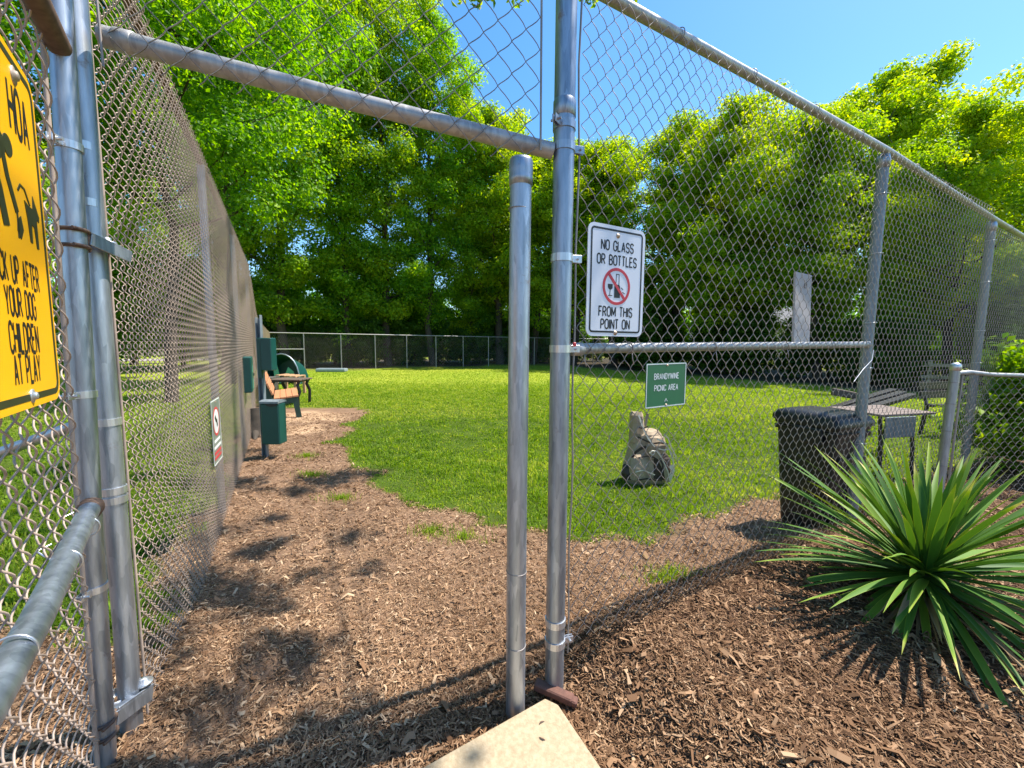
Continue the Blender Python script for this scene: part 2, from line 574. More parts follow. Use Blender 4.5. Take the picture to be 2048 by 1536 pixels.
# pale lane far beyond the left fence
rb = MB()
for i in range(12):
    pass
pts_l = [(-60, 26), (-40, 30), (-26, 34), (-12, 44), (0, 60)]
P_, F_ = [], []
for i, (x, y) in enumerate(pts_l):
    P_ += [(x, y - 2.4, .02), (x, y + 2.4, .02)]
    if i: F_.append((2 * i - 2, 2 * i, 2 * i + 1, 2 * i - 1))
rb.add(P_, F_)
tag(rb.build('road', M['road']), kind='structure')

# ------------------------------------------------------------------ chain-link fabric
def link_fabric(width, z0, z1, pitch, diamond, r, depth=.0042, per=8, sides=3, zfun=None, phase=0.0):
    """woven wires: each is a flattened spiral hooked into its neighbours. Returns verts, quads in (s, d, z)"""
    a = diamond / 4
    nw = int(width / (2 * a))
    nt = int((z1 - z0) / pitch * per)
    th = np.arange(nt + 1) * (2 * math.pi / per) + phase
    z = z0 + (th - phase) / (2 * math.pi) * pitch
    allv, allf = [], []
    for i in range(nw):
        ph = math.pi * (i % 2)
        q = .975
        wob = RNG.normal(0, .0011, nt + 1)
        x = (2 * i + 1) * a + (a + r * .55) * np.arcsin(q * np.sin(th + ph)) / math.asin(q) + np.convolve(wob, np.ones(9) / 9, 'same')
        y = depth * np.cos(th + ph)
        p = np.stack([x, y, z], 1)
        t = np.gradient(p, axis=0)
        t /= np.linalg.norm(t, axis=1)[:, None]
        n1 = np.cross(t, V(0, 1, 0)); n1 /= np.linalg.norm(n1, axis=1)[:, None]
        n2 = np.cross(t, n1)
        ring = [p + r * (math.cos(2 * math.pi * k / sides) * n1 + math.sin(2 * math.pi * k / sides) * n2) for k in range(sides)]
        v = np.stack(ring, 1).reshape(-1, 3)
        b = i * (nt + 1) * sides
        idx = np.arange(nt)[:, None] * sides + np.arange(sides)[None]
        nxt = np.arange(nt)[:, None] * sides + (np.arange(sides)[None] + 1) % sides
        f = np.stack([idx, nxt, nxt + sides, idx + sides], 2).reshape(-1, 4) + b
        allv.append(v); allf.append(f)
    return np.concatenate(allv), np.concatenate(allf)

def band_shape(mb, c, R, h, axis=(0, 0, 1), tab=None, tab_len=.035):
    """flat steel band round a pipe, with a bolted tab"""
    mb.lathe([(R, -h / 2), (R + .0035, -h / 2), (R + .0035, h / 2), (R, h / 2)], c, axis, 24, False)
    if tab is not None:
        t = Vector(tab).normalized()
        ax = Vector(axis).normalized()
        rot = Matrix((t, ax.cross(t), ax)).transposed()
        for q in (-.006, .006):
            mb.box(Vector(c) + t * (R + tab_len / 2) + ax.cross(t) * q, (tab_len, .003, h), rot, .001)
        mb.tube([Vector(c) + t * (R + tab_len * .6) - ax.cross(t) * .02, Vector(c) + t * (R + tab_len * .6) + ax.cross(t) * .02], .005, 6)

def pipe(name, p0, p1, r, mt, parent, sides=24, wob=.0):
    mb = MB()
    n = 9
    P = []
    for i in range(n):
        q = Vector(p0).lerp(Vector(p1), i / (n - 1))
        P.append(q + Vector((random.uniform(-wob, wob), random.uniform(-wob, wob), 0)))
    mb.tube(P, r, sides)
    return mb.build(name, mt, parent)

def basis(origin, x, y):
    x, y = Vector(x).normalized(), Vector(y).normalized()
    z = Vector((0, 0, 1))
    mm = Matrix.Identity(4)
    for i in range(3):
        mm[i][0], mm[i][1], mm[i][2], mm[i][3] = x[i], y[i], z[i], origin[i]
    return mm
RFM = basis((A[0], A[1], 0), (U[0], U[1], 0), (N[0], N[1], 0))     # right fence frame: x along, y into the park

# ------------------------------------------------------------------ right fence
rf = thing('chain_link_fence', 'tall chain link fence right of the gateway, with white and green signs', 'fence', mw=RFM)
def sag(s):   # top rail height
    return np.interp(s, [-.05, 2.73, 5.2, 7.7, 12.5], [2.79, 2.785, 2.70, 2.64, 2.6])
corner_base = V(0, 0)
pipe('corner_post', (.0, 0, -.05), (.0, 0, 3.3), .0385, M['galv_post'], rf, 32).rotation_euler = (0, 0, 0)
for s in (2.73, 5.2, 7.7, 10.2):
    p = pipe('line_post', (s, 0.045, 0), (s, 0.045, float(sag(s)) - .02), .034, M['painted_grey'], rf, 20)
    mb = MB()
    mb.lathe([(.034, -.09), (.039, -.09), (.039, -.03), (.033, -.005), (.02, .012), (.0, .018)], (s, .045, float(sag(s)) - .02), seg=20)
    mb.build('post_cap', M['galv_post'], rf)
mb = MB()
mb.tube([(s, .03, float(sag(s))) for s in (-.02, .7, 1.4, 2.1, 2.73, 3.5, 4.3, 5.2, 6.4, 7.7, 9, 10.4, 12.4)], .0235, 18)
mb.build('top_rail', M['galv_rail'], rf)
mb = MB()
mb.tube([(.05, .0, 1.432), (.12, .02, 1.436), (1.4, .025, 1.452), (2.70, .03, 1.468)], .0215, 18)
mb.lathe([(.0215, 0), (.026, .002), (.026, .05), (.0215, .055)], (.06, .005, 1.433), (1, .06, .003), 18)
mb.lathe([(.0215, 0), (.026, .002), (.026, .03), (.0215, .035)], (2.665, .03, 1.4675), (1, 0, 0), 18)
mb.build('mid_rail', M['galv_rail'], rf)
# fabric bays share one mesh
fv, ff = link_fabric(2.47, .20, 2.772, .0835, .0735, .0018, .0055)
fab = mesh_np('chain_link_mesh', fv, ff, M['wire'], True)
for s in (.075, 2.545, 5.015, 7.485):
    o = link('chain_link_mesh', fab, rf)
    o.location = (s, -.004, 0 if s < 3 else (-.15 if s < 6 else -.24))
mb = MB()
P = [(.062 + .004 * math.sin(i * 1.7), -.006 + .003 * math.sin(i), .16 + i * .165) for i in range(17)]
mb.tube(P, .0042, 6)
mb.build('tension_bar', M['wire'], rf)
for z, tb in ((1.775, 1), (1.435, 1), (.23, 1), (2.245, -1), (2.17, 1), (.32, 0)):
    mb = MB()
    band_shape(mb, (0, 0, z), .0387, .028, tab=(1, -.25, 0) if tb > 0 else ((-1, -.5, 0) if tb < 0 else None), tab_len=.04)
    mb.build('brace_band', M['galv_bright'] if z < 2 else M['galv'], rf)
mb = MB()
mb.lathe([(.0385, -.03), (.0415, -.028), (.0415, .026), (.0385, .03)], (0, 0, 2.305), seg=28)
mb.build('post_sleeve', M['galv_post'], rf)
mb = MB()
mb.box((.045, -.03, 1.452), (.012, .01, .016), None, .002)
mb.build('red_tag', M['ink_red'], rf)
for s in (.09, .62, 1.15, 1.75, 2.3, 3.2, 3.8, 4.4, 5.7, 6.3):
    mb = MB()
    z = float(sag(s))
    mb.ring((s, .026, z), (1, .12, .05), .0265, .0022, 18, 5)
    mb.tube([(s, .0, z - .024), (s + .008, -.012, z - .045), (s + .02, -.008, z - .055)], .0022, 5)
    mb.build('tie_wire', M['wire'], rf)
for s in (.12, .38, .95, 1.6, 2.15):
    mb = MB()
    z = float(np.interp(s, [0, 2.7], [1.434, 1.468]))
    mb.ring((s, .022, z), (1, .12, .05), .0245, .0022, 18, 5)
    mb.tube([(s, .0, z - .022), (s - .01, -.014, z - .05), (s + .006, -.006, z - .07)], .0022, 5)
    mb.build('tie_wire', M['wire'], rf)
for z in (.75, 1.3, 1.62, 2.1, 2.5):
    for s in (2.73, 5.2):
        mb = MB()
        mb.ring((s, .04, z), (0, .05, 1), .039, .0022, 18, 5)
        mb.build('tie_wire', M['galv_bright'], rf)
mb = MB()
mb.tube([(2.66, -.02, 1.43), (2.62, -.03, 1.36), (2.5, -.03, 1.30), (2.38, -.03, 1.22)], .0022, 5)
mb.build('loose_wire', M['sign_white'], rf)

# ------------------------------------------------------------------ signs
def arc(cx, cy, rx, ry, a0, a1, n=9):
    return [(cx + rx * math.cos(rad(a0 + (a1 - a0) * i / n)), cy + ry * math.sin(rad(a0 + (a1 - a0) * i / n))) for i in range(n + 1)]
GLYPH = {
 'A': (.54, [[(.02, 0), (.27, 1)], [(.27, 1), (.52, 0)], [(.12, .32), (.42, .32)]]),
 'B': (.48, [[(.0, 0), (0, 1)], [(0, 1), (.22, 1)] + arc(.22, .765, .23, .235, 90, -90) + [(0, .53)], [(.2, .53)] + arc(.22, .265, .26, .265, 90, -90) + [(0, 0)]]),
 'C': (.48, [arc(.25, .72, .25, .28, 5, 180) + arc(.25, .28, .25, .28, 180, 355)]),
 'D': (.48, [[(0, 0), (0, 1)], [(0, 1), (.18, 1)] + arc(.2, .70, .28, .30, 90, 0) + arc(.2, .30, .28, .30, 0, -90) + [(0, 0)]]),
 'E': (.42, [[(.42, 1), (0, 1), (0, 0), (.42, 0)], [(0, .52), (.34, .52)]]),
 'F': (.42, [[(.42, 1), (0, 1), (0, 0)], [(0, .52), (.34, .52)]]),
 'G': (.50, [arc(.25, .72, .25, .28, 5, 180) + arc(.25, .28, .25, .28, 180, 360) + [(.5, .46), (.28, .46)]]),
 'H': (.48, [[(0, 0), (0, 1)], [(.48, 0), (.48, 1)], [(0, .52), (.48, .52)]]),
 'I': (.02, [[(.01, 0), (.01, 1)]]),
 'K': (.48, [[(0, 0), (0, 1)], [(.46, 1), (.02, .42)], [(.16, .6), (.48, 0)]]),
 'L': (.40, [[(0, 1), (0, 0), (.4, 0)]]),
 'M': (.60, [[(0, 0), (0, 1)], [(.60, 0), (.60, 1)], [(.02, .98), (.30, .15)], [(.30, .15), (.58, .98)]]),
 'N': (.50, [[(0, 0), (0, 1)], [(.50, 0), (.50, 1)], [(.02, .97), (.48, .03)]]),
 'O': (.50, [arc(.25, .72, .25, .28, 0, 180) + arc(.25, .28, .25, .28, 180, 360) + [(.5, .72)]]),
 'P': (.46, [[(0, 0), (0, 1)], [(0, 1), (.22, 1)] + arc(.22, .73, .24, .27, 90, -90) + [(0, .46)]]),
 'R': (.48, [[(0, 0), (0, 1)], [(0, 1), (.22, 1)] + arc(.22, .74, .24, .26, 90, -90) + [(0, .48)], [(.22, .48), (.48, 0)]]),
 'S': (.48, [arc(.24, .75, .24, .25, 10, 270, 12) + arc(.24, .25, .24, .25, 90, -170, 12)[1:]]),
 'T': (.46, [[(0, 1), (.46, 1)], [(.23, 1), (.23, 0)]]),
 'U': (.48, [[(0, 1), (0, .28)] + arc(.24, .28, .24, .28, 180, 360) + [(.48, 1)]]),
 'W': (.74, [[(0, 1), (.18, 0)], [(.18, 0), (.37, .95)], [(.37, .95), (.56, 0)], [(.56, 0), (.74, 1)]]),
 'Y': (.50, [[(0, 1), (.25, .47)], [(.5, 1), (.25, .47)], [(.25, .49), (.25, 0)]]),
}
def lettering(parent, s, x, z, h, xs, mt, wt=.13, gap=.19):
    """flat printed capitals: each stroke is a thin ribbon; x centre, z base line, h cap height"""
    width = sum((GLYPH[c][0] if c != ' ' else .30) + gap for c in s) - gap
    mb = MB()
    cx, lay = -width / 2, 0
    for ch in s:
        if ch == ' ':
            cx += .30 + gap
            continue
        gw, strokes = GLYPH[ch]
        for st in strokes:
            lay += 1
            L_, R_ = [], []
            for i in range(len(st)):
                a = Vector(st[i]) - Vector(st[i - 1]) if i else Vector(st[1]) - Vector(st[0])
                b = Vector(st[i + 1]) - Vector(st[i]) if i < len(st) - 1 else a
                if a.length < 1e-6: a = b
                if b.length < 1e-6: b = a
                na, nb = Vector((-a.y, a.x)).normalized(), Vector((-b.y, b.x)).normalized()
                mt_ = na + nb
                if mt_.length < 1e-6: mt_ = na
                mt_ = mt_.normalized()
                k = (wt / 2) / max(.5, mt_.dot(na))
                e = Vector(st[i])
                # round the stroke out to the cap height
                if i == 0 and len(st) == 2: pass
                L_.append(e + mt_ * k); R_.append(e - mt_ * k)
            dep = -.0024 - .00004 * (lay % 6)
            V_ = []
            for p, q in zip(L_, R_):
                for w in (p, q):
                    V_.append(((cx + w.x) * h * xs, dep, w.y * h))
            mb.add(V_, [(2 * i, 2 * i + 1, 2 * i + 3, 2 * i + 2) for i in range(len(st) - 1)])
        cx += gw + gap
    o = mb.build('lettering', mt, parent)
    o.location = (x, 0, z)
    return o

def rrect(w, h, r, n=6):
    P = []
    for cx, cz, a0 in ((w / 2 - r, h / 2 - r, 0), (-w / 2 + r, h / 2 - r, 90), (-w / 2 + r, -h / 2 + r, 180), (w / 2 - r, -h / 2 + r, 270)):
        for i in range(n + 1):
            a = rad(a0 + 90 * i / n)
            P.append((cx + r * math.cos(a), cz + r * math.sin(a)))
    return P

def ellipse(cx, cz, a, b, n=28):
    return [(cx + a * math.cos(2 * math.pi * i / n), cz + b * math.sin(2 * math.pi * i / n)) for i in range(n)]

def thick_line(pts, w):
    """polygon outline of a polyline of width w"""
    L, R = [], []
    for i in range(len(pts)):
        a = Vector(pts[max(i - 1, 0)]); b = Vector(pts[min(i + 1, len(pts) - 1)])
        t = (b - a).normalized()
        nn = Vector((-t.y, t.x)) * (w / 2)
        p = Vector(pts[i])
        L.append(tuple(p + nn)); R.append(tuple(p - nn))
    return L + R[::-1]

def sign_thing(name, label, mw, w, h, r, face, border=None, b_in=.014, b_w=.008, edge=None):
    t = thing(name, label, 'sign', mw=mw)
    mb = MB()
    mb.prism(rrect(w, h, r), -.002, .0015)
    mb.build('panel', face, t)
    if border is not None:
        mb = MB()
        mb.band(rrect(w - 2 * b_in, h - 2 * b_in, max(r - b_in, .004)), rrect(w - 2 * (b_in + b_w), h - 2 * (b_in + b_w), max(r - b_in - b_w, .003)), -.0027, -.0019)
        mb.build('border', border, t)
    return t
def screw(parent, x, z, r=.006, mt=None):
    mb = MB()
    mb.lathe([(r * 1.7, 0), (r * 1.7, .0015), (r, .0016), (r * .85, .006), (r * .3, .0075), (0, .0076)], (x, -.002, z), (0, -1, 0), 12)
    return mb.build('bolt', mt or M['bolt'], parent)

def at_fence(s, d, z, yaw=0.0, lean=0.0, roll_=0.0):
    return RFM @ Matrix.Translation((s, d, z)) @ Matrix.Rotation(yaw, 4, 'Z') @ Matrix.Rotation(lean, 4, 'X') @ Matrix.Rotation(roll_, 4, 'Y')

t = sign_thing('warning_sign', 'white sign reading NO GLASS OR BOTTLES, hung on the mesh beside the corner post',
               at_fence(.260, -.018, 1.705, 0, 0, 0), .305, .437, .03, M['sign_white'], M['ink_black'], .014, .0075)
for s, z in (('NO GLASS', .122), ('OR BOTTLES', .066), ('FROM THIS', -.138), ('POINT ON', -.188)):
    lettering(t, s, 0, z, .037, .92, M['ink_black'], .17)
cz = -.018
mb = MB()
mb.band(ellipse(0, cz, .074, .074, 40), ellipse(0, cz, .0625, .0625, 40), -.0032, -.0019)
c, s_n = math.cos(rad(-48)), math.sin(rad(-48))
bar = [(-.066, .006), (.066, .006), (.066, -.006), (-.066, -.006)]
mb.prism([(x * c - y * s_n, cz + x * s_n + y * c) for x, y in reversed(bar)], -.0036, -.0019)
mb.build('prohibition_ring', M['ink_red'], t)
mb = MB()   # bottle outline, dark base; glass; broken bits
mb.band([(-.004, .022 + cz + .028), (.014, .022 + cz + .028), (.014, cz + .004), (-.004, cz + .004)],
        [(-.0015, .019 + cz + .028), (.0115, .019 + cz + .028), (.0115, cz + .004), (-.0015, cz + .004)], -.0028, -.0019)
mb.prism([(-.012, cz - .045), (.019, cz - .045), (.019, cz + .000), (.014, cz + .008), (-.004, cz + .008), (-.012, cz + .0)][::-1], -.0028, -.0019)
mb.prism([(-.047, cz + .008), (-.021, cz + .008), (-.022, cz - .008), (-.029, cz - .014), (-.038, cz - .014), (-.046, cz - .006)], -.0028, -.0019)
mb.prism(thick_line([(-.034, cz - .013), (-.035, cz - .036)], .003), -.0028, -.0019)
mb.prism(thick_line([(-.044, cz - .038), (-.022, cz - .037)], .003), -.0028, -.0019)
mb.prism(thick_line([(.024, cz - .003), (.036, cz - .010)], .003), -.0028, -.0019)
mb.prism(thick_line([(.032, cz - .021), (.046, cz - .026)], .003), -.0028, -.0019)
mb.build('bottle_and_glass_symbol', M['ink_black'], t)
screw(t, 0, .182); screw(t, 0, -.2045)

t = sign_thing('picnic_area_sign', 'small green sign reading BRANDYWINE PICNIC AREA, wired to the mesh below the mid rail', 
               at_fence(.582, -.016, 1.272, 0, 0, rad(-.6)), .262, .200, .006, M['sign_green'], M['ink_white'], .0015, .0045)
lettering(t, 'BRANDYWINE', 0, .028, .025, 1.0, M['ink_white'], .16)
lettering(t, 'PICNIC AREA', 0, -.024, .025, 1.0, M['ink_white'], .16)
mb = MB()
mb.prism(thick_line([(-.008, -.075), (0, -.062), (.008, -.075)], .0035), -.0028, -.0019)
mb.build('arrow', M['ink_white'], t)
screw(t, 0, .09, .003); screw(t, 0, -.09, .003)

t = thing('notice_board', 'pale grey blank board seen through the mesh above the mid rail', 'board', mw=at_fence(1.93, .10, 1.675, rad(4), rad(-2), 0))
mb = MB()
mb.box((0, 0, 0), (.225, .014, .46), None, .004)
mb.build('panel', M['grey_board'], t)
mb = MB()
mb.ring((.02, -.009, .155), (0, 1, 0), .016, .002, 14, 5)
mb.tube([(.02, -.009, .17), (.035, -.03, .20), (.02, -.06, .22)], .002, 5)
mb.build('wire_loop', M['wire'], t)

# ------------------------------------------------------------------ free-standing latch post
t = thing('latch_post', 'capped galvanized post standing just left of the corner post', 'post', (.022, 1.49, -.03))
mb = MB(); mb.tube([(0, 0, -.05), (0, 0, 1), (.004, 0, 2.095)], .0375, 32)
mb.build('post', M['galv'], t)
mb = MB(); mb.lathe([(.0375, -.075), (.0405, -.075), (.042, -.05), (.0405, -.04), (.042, -.03), (.0415, .004), (.038, .014), (.02, .020), (0, .021)], (.004, 0, 2.105), seg=28)
mb.build('post_cap', M['galv_post'], t)
mb = MB()
for z in (.32, .62, 1.95):
    mb.ring((0, 0, z), (.03, .02, 1), .0385, .0014, 24, 5)
mb.build('tie_wire', M['wire'], t)

# ------------------------------------------------------------------ overhead panel above the gateway
TL, TR = V(-1.195, 1.285, 2.335), V(.132, 1.572, 2.155)
tdir = V(TR[0] - TL[0], TR[1] - TL[1]); tlen = np.linalg.norm(tdir); tdir /= tlen
tn = V(-tdir[1], tdir[0])
slope = (TR[2] - TL[2]) / tlen
TM = basis((TL[0], TL[1], 0), (tdir[0], tdir[1], 0), (tn[0], tn[1], 0))
t = thing('overhead_mesh_panel', 'chain link panel hung over the open gateway on a slanting pipe', 'fence panel', mw=TM)
mb = MB()
mb.tube([(-.005, .0, TL[2]), (tlen * .5, 0, (TL[2] + TR[2]) / 2 - .004), (tlen + .01, 0, TR[2])], .0285, 24)
mb.lathe([(.0285, 0), (.031, .001), (.031, .045), (.0285, .047)], (.03, 0, TL[2] - .004), (1, 0, slope), 24)
mb.build('pipe', M['galv_rail'], t)
fv, ff = link_fabric(tlen - .05, -.085, 1.10, .104, .098, .0019, .006)
fv[:, 1] -= .036
fv[:, 2] += TL[2] + slope * (fv[:, 0] + .03)
o = link('chain_link_mesh', mesh_np('chain_link_mesh', fv, ff, M['wire'], True), t)
o.location = (.03, 0, 0)
mb = MB()
mb.tube([(.01, -.03, TL[2] - .1), (.0, -.03, 2.9), (.01, -.03, 3.4)], .004, 6)
mb.build('tension_bar', M['wire'], t)
mb = MB()
mb.tube([(tlen - .045, -.036, TR[2] - .02), (tlen - .05, -.036, 2.9), (tlen - .05, -.036, 3.3)], .004, 6)
mb.build('tension_bar', M['wire'], t)

# ------------------------------------------------------------------ left fence
LFM = basis((HP[0], HP[1], 0), (LD[0], LD[1], 0), (-LD[1], LD[0], 0))   # x along, -y towards the park
lf = thing('chain_link_fence', 'tall old chain link fence along the left of the path with rusty pinkish wire', 'fence', mw=LFM)
mb = MB()
mb.tube([(-.012, 0.004, .0), (0, 0, .55), (-.004, -.004, 1.45), (0, -.01, 2.4), (0, -.012, 2.9)], .0295, 28)
mb.build('hinge_post', M['galv'], lf)
for z in (.95, .98, 1.86, 2.02, 1.2):
    mb = MB(); band_shape(mb, (-.002, -.002, z), .0298, .022, tab=(.3, .9, 0) if z in (.95, 2.02) else None)
    mb.build('brace_band', M['galv_bright'], lf)
fv, ff = link_fabric(2.42, .02, 2.86, .066, .072, .0021, .0095, per=8)
fabl = mesh_np('chain_link_mesh', fv, ff, M['wire_pink'], True)
for i in range(3):
    o = link('chain_link_mesh', fabl, lf); o.location = (.045 + i * 2.42, -.03, 0)
fv, ff = link_fabric(14.2, .02, 1.98, .062, .12, .0022, .0090, per=4)
fv[:, 2] *= np.interp(fv[:, 0], [0, .6, 1.8, 3], [1.44, 1.36, 1.1, 1.0])
o = link('chain_link_mesh', mesh_np('chain_link_mesh', fv, ff, M['wire_pink'], True), lf); o.location = (7.3, -.03, 0)
for i, x in enumerate((2.45, 4.87, 7.3)):
    pipe('line_post', (x, .01, 0), (x, .01, 2.85), .028, M['galv_post'], lf, 16)
for x in (9.7, 12.1, 14.6, 17, 19.4, 21.4):
    pipe('line_post', (x, .01, 0), (x, .01, 2.0), .026, M['galv_post'], lf, 10)
pipe('top_rail', (0, .01, 2.86), (7.3, .01, 2.86), .02, M['rusty'], lf, 12)
mb = MB(); mb.tube([(7.3, .01, 2.86), (8.2, .01, 2.6), (9.7, .01, 2.05), (21.4, .01, 1.98)], .02, 10); mb.build('top_rail', M['rusty'], lf)
mb = MB(); mb.tube([(.03, -.03, .0), (.028, -.03, 1.5), (.03, -.03, 2.86)], .004, 6); mb.build('tension_bar', M['wire_pink'], lf)

# dog rule sign on that fence, and a bag box further along
def at_left(tt, d, z, yaw=0.0, lean=0.0):
    # local x runs back towards the gate so that writing reads from the path; -y faces the path
    p = LF(tt, d, z)
    return basis(p, (LD[0], LD[1], 0), (-LD[1], LD[0], 0)) @ Matrix.Rotation(yaw, 4, 'Z') @ Matrix.Rotation(lean, 4, 'X')
t = sign_thing('dog_rule_sign', 'narrow sign with a red ringed symbol tied on the left fence', at_left(1.86, .055, .815, rad(-3), 0), .30, .46, .012, M['sign_grey'], M['ink_white'], .002, .007)
mb = MB(); mb.band(ellipse(0, .07, .105, .105, 32), ellipse(0, .07, .088, .088, 32), -.003, -.0019); mb.build('prohibition_ring', M['ink_red'], t)
mb = MB(); mb.prism(ellipse(0, .07, .0875, .0875, 28)[::-1], -.0026, -.0019); mb.build('white_disc', M['ink_white'], t)
mb = MB(); mb.prism(thick_line([(-.04, .11), (-.01, .08), (.015, .07), (.03, .03)], .03), -.0034, -.0025); mb.build('dog_symbol', M['ink_black'], t)
for z, w_, mk in ((-.075, .2, 'ink_white'), (-.12, .23, 'ink_white'), (-.16, .23, 'ink_red'), (-.195, .23, 'ink_red')):
    mb = MB(); mb.prism([(-w_ / 2, z), (w_ / 2, z), (w_ / 2, z + .02), (-w_ / 2, z + .02)], -.003, -.0019); mb.build('text_line', M[mk], t)
screw(t, 0, .21, .004); screw(t, 0, -.215, .004)

t = thing('bag_dispenser', 'small dark green bag box with a pale wavy stripe fixed on the left fence', 'dispenser', mw=at_left(4.95, .08, 1.02))
mb = MB(); mb.box((0, 0, 0), (.40, .10, .48), None, .012); mb.build('box', M['green_metal'], t)
mb = MB(); mb.prism(thick_line([(-.02, .22), (.02, .13), (-.03, .03), (.03, -.06), (-.04, -.2)], .022), -.0535, -.0498); mb.build('stripe', M['pale_teal'], t)
mb = MB(); mb.box((.20, -.03, -.02), (.08, .06, .05), None, .01); mb.build('latch', M['black_metal'], t)

# ------------------------------------------------------------------ gate leaf standing open on the left
GB = V(-1.222, 1.17)
GD = V(.61, -.79); GD /= np.linalg.norm(GD)          # from the hinge towards the viewer
GM = basis((GB[0], GB[1], 0), (-GD[0], -GD[1], 0), (-GD[1] * -1, -GD[0], 0))
# x runs from the free end to the hinge side (positive behind the hinge); -y faces the path
gy_ax = V(-.79, -.61); gy_ax /= np.linalg.norm(gy_ax)
GM = basis((GB[0], GB[1], 0), (-GD[0], -GD[1], 0), (gy_ax[0], gy_ax[1], 0))
gl = thing('chain_link_gate', 'chain link gate leaf swung open on the near left carrying the yellow sign', 'gate', mw=GM)
mb = MB(); mb.tube([(.0, .035, .10), (.0, .02, .8), (.0, -.0, 1.6), (.0, -.02, 2.5)], .0265, 28); mb.build('frame_post', M['galv'], gl)
mb = MB(); mb.tube([(-1.15, .0, .95), (-.6, 0, .95), (-.02, .01, .975)], .024, 24); mb.build('mid_rail', M['galv_post'], gl)
mb = MB(); mb.tube([(-1.15, -.0, 2.24), (-.6, 0, 2.235), (-.02, -.01, 2.225)], .026, 24); mb.build('top_rail', M['rusty'], gl)
mb = MB(); mb.tube([(-1.15, -.0, .08), (-1.15, 0, 2.26)], .024, 16); mb.build('frame_post', M['galv'], gl)
mb = MB(); mb.tube([(-1.15, .03, .12), (0, .03, .12)], .022, 16); mb.build('bottom_rail', M['galv'], gl)
mb = MB()
mb.lathe([(.024, 0), (.0285, .002), (.030, .03), (.026, .05)], (-.055, .01, .972), (1, 0, .02), 20)
mb.build('rail_cup', M['rusty'], gl)
fv, ff = link_fabric(1.06, .10, 2.6, .094, .088, .0022, .0095, per=10, sides=5)
fv[:, 1] += np.interp(fv[:, 2], [0, 1, 2.6], [.045, .03, .005])
o = link('chain_link_mesh', mesh_np('chain_link_mesh', fv, ff, M['wire_pink'], True), gl); o.location = (-1.105, 0, 0)
mb = MB(); mb.tube([(-.042, .045, .1), (-.042, .033, 1.0), (-.042, .01, 2.5)], .0055, 8); mb.build('tension_bar', M['wire_pink'], gl)
for x in (-.14, -.36, -.7):
    mb = MB()
    mb.ring((x, .002, .955), (1, -.25, .1), .0265, .0022, 22, 6)
    mb.tube([(x, .025, .965), (x + .02, .05, .985), (x + .035, .03, .99)], .0022, 5)
    mb.build('tie_wire', M['galv_bright'], gl)
for z in (.72, 1.30, 1.98):
    mb = MB(); band_shape(mb, (0, np.interp(z, [.1, .8, 1.6, 2.5], [.035, .02, 0, -.02]), z), .0267, .020, tab=(-1, .45, 0), tab_len=.035)
    mb.build('brace_band', M['galv_bright'], gl)
# hinges: clamp on the leaf, strap and clamp on the post
for z in (1.735, .27):
    yy = float(np.interp(z, [.1, .8, 1.6, 2.5], [.035, .02, 0, -.02]))
    h = MB()
    for q in (-.022, .022):
        h.ring((0, yy, z + q), (0, 0, 1), .0300, .0052, 22, 6)
        h.tube([(-.045, yy - .005, z + q), (-.02, yy - .026, z + q)], .005, 6)
    h.box((.024, yy - .022, z), (.018, .012, .062), Matrix.Rotation(rad(35), 3, 'Z'), .004)
    hg = h.build('hinge', M['rusty'], gl)
    h = MB()
    rot = Matrix.Rotation(rad(-38), 3, 'Z') @ Matrix.Rotation(rad(12), 3, 'Y')
    k_ = 1.5 if z < 1 else 1.0
    h.box((.065, yy - .068, z - .006), (.125, .006, .036 * k_), rot, .001)
    h.box((.065, yy - .052, z + .013), (.115, .032, .004), rot, .001)
    h.build('hinge_strap', M['galv'], hg)
    h = MB()
    h.lathe([(.0365, -.014), (.040, -.014), (.040, .014), (.0365, .014)], (.118, .012, z), seg=22)
    h.lathe([(.020, -.004), (.025, -.002), (.025, .004), (.012, .006), (.012, .016), (0, .019)], (.112, -.055, z + .016 * k_), seg=12)
    h.box((.125, -.03, z + .004), (.05, .06, .006), Matrix.Rotation(rad(20), 3, 'Z'), .002)
    h.build('hinge_clamp', M['galv_bright'], hg)

# yellow sign on the leaf
SG = GM @ Matrix.Translation((-.665, -.030, 1.640)) @ Matrix.Rotation(rad(1.0), 4, 'Y')
t = sign_thing('dog_waste_sign', 'yellow sign about picking up after your dog, on the open gate leaf', SG, .425, .60, .04, M['sign_yellow'], M['ink_olive'], .012, .011)
PICT = []
for w_, x_, z_, h_ in (('HOA', .105, .160, .078), ('PICK UP AFTER', .022, -.098, .042), ('YOUR DOG', .022, -.150, .043), ('CHILDREN', .022, -.208, .046), ('AT PLAY', .022, -.258, .045)):
    lettering(t, w_, x_, z_, h_, (.66 if w_ == 'HOA' else .68), M['ink_black'], .15)
def pict(polys):
    mb = MB()
    for p in polys:
        mb.prism(p, -.0030, -.0019)
    return mb
def stretch(polys, x0, k, dx, dz):
    return [[(x0 + (x - x0) * k + dx, z + dz) for x, z in p] for p in polys]
pp = pict(stretch([ellipse(.078, .112, .016, .017, 16),
           [(-.03, .10), (.0, .132), (.035, .135), (.062, .118), (.066, .095), (.045, .075), (.015, .062), (-.02, .05)][::-1],
           thick_line([(-.01, .07), (.012, .01), (.0, -.035)], .024), thick_line([(.015, .075), (.035, .03), (.048, -.022)], .02),
           thick_line([(.055, .105), (.066, .06), (.09, .012)], .013),
           [(.088, .0), (.102, .01), (.108, -.012), (.096, -.03), (.085, -.018)][::-1],
           thick_line([(.09, .014), (.088, -.03)], .004)], .09, 1.35, -.045, .010))
pp.build('person_symbol', M['ink_olive'], t)
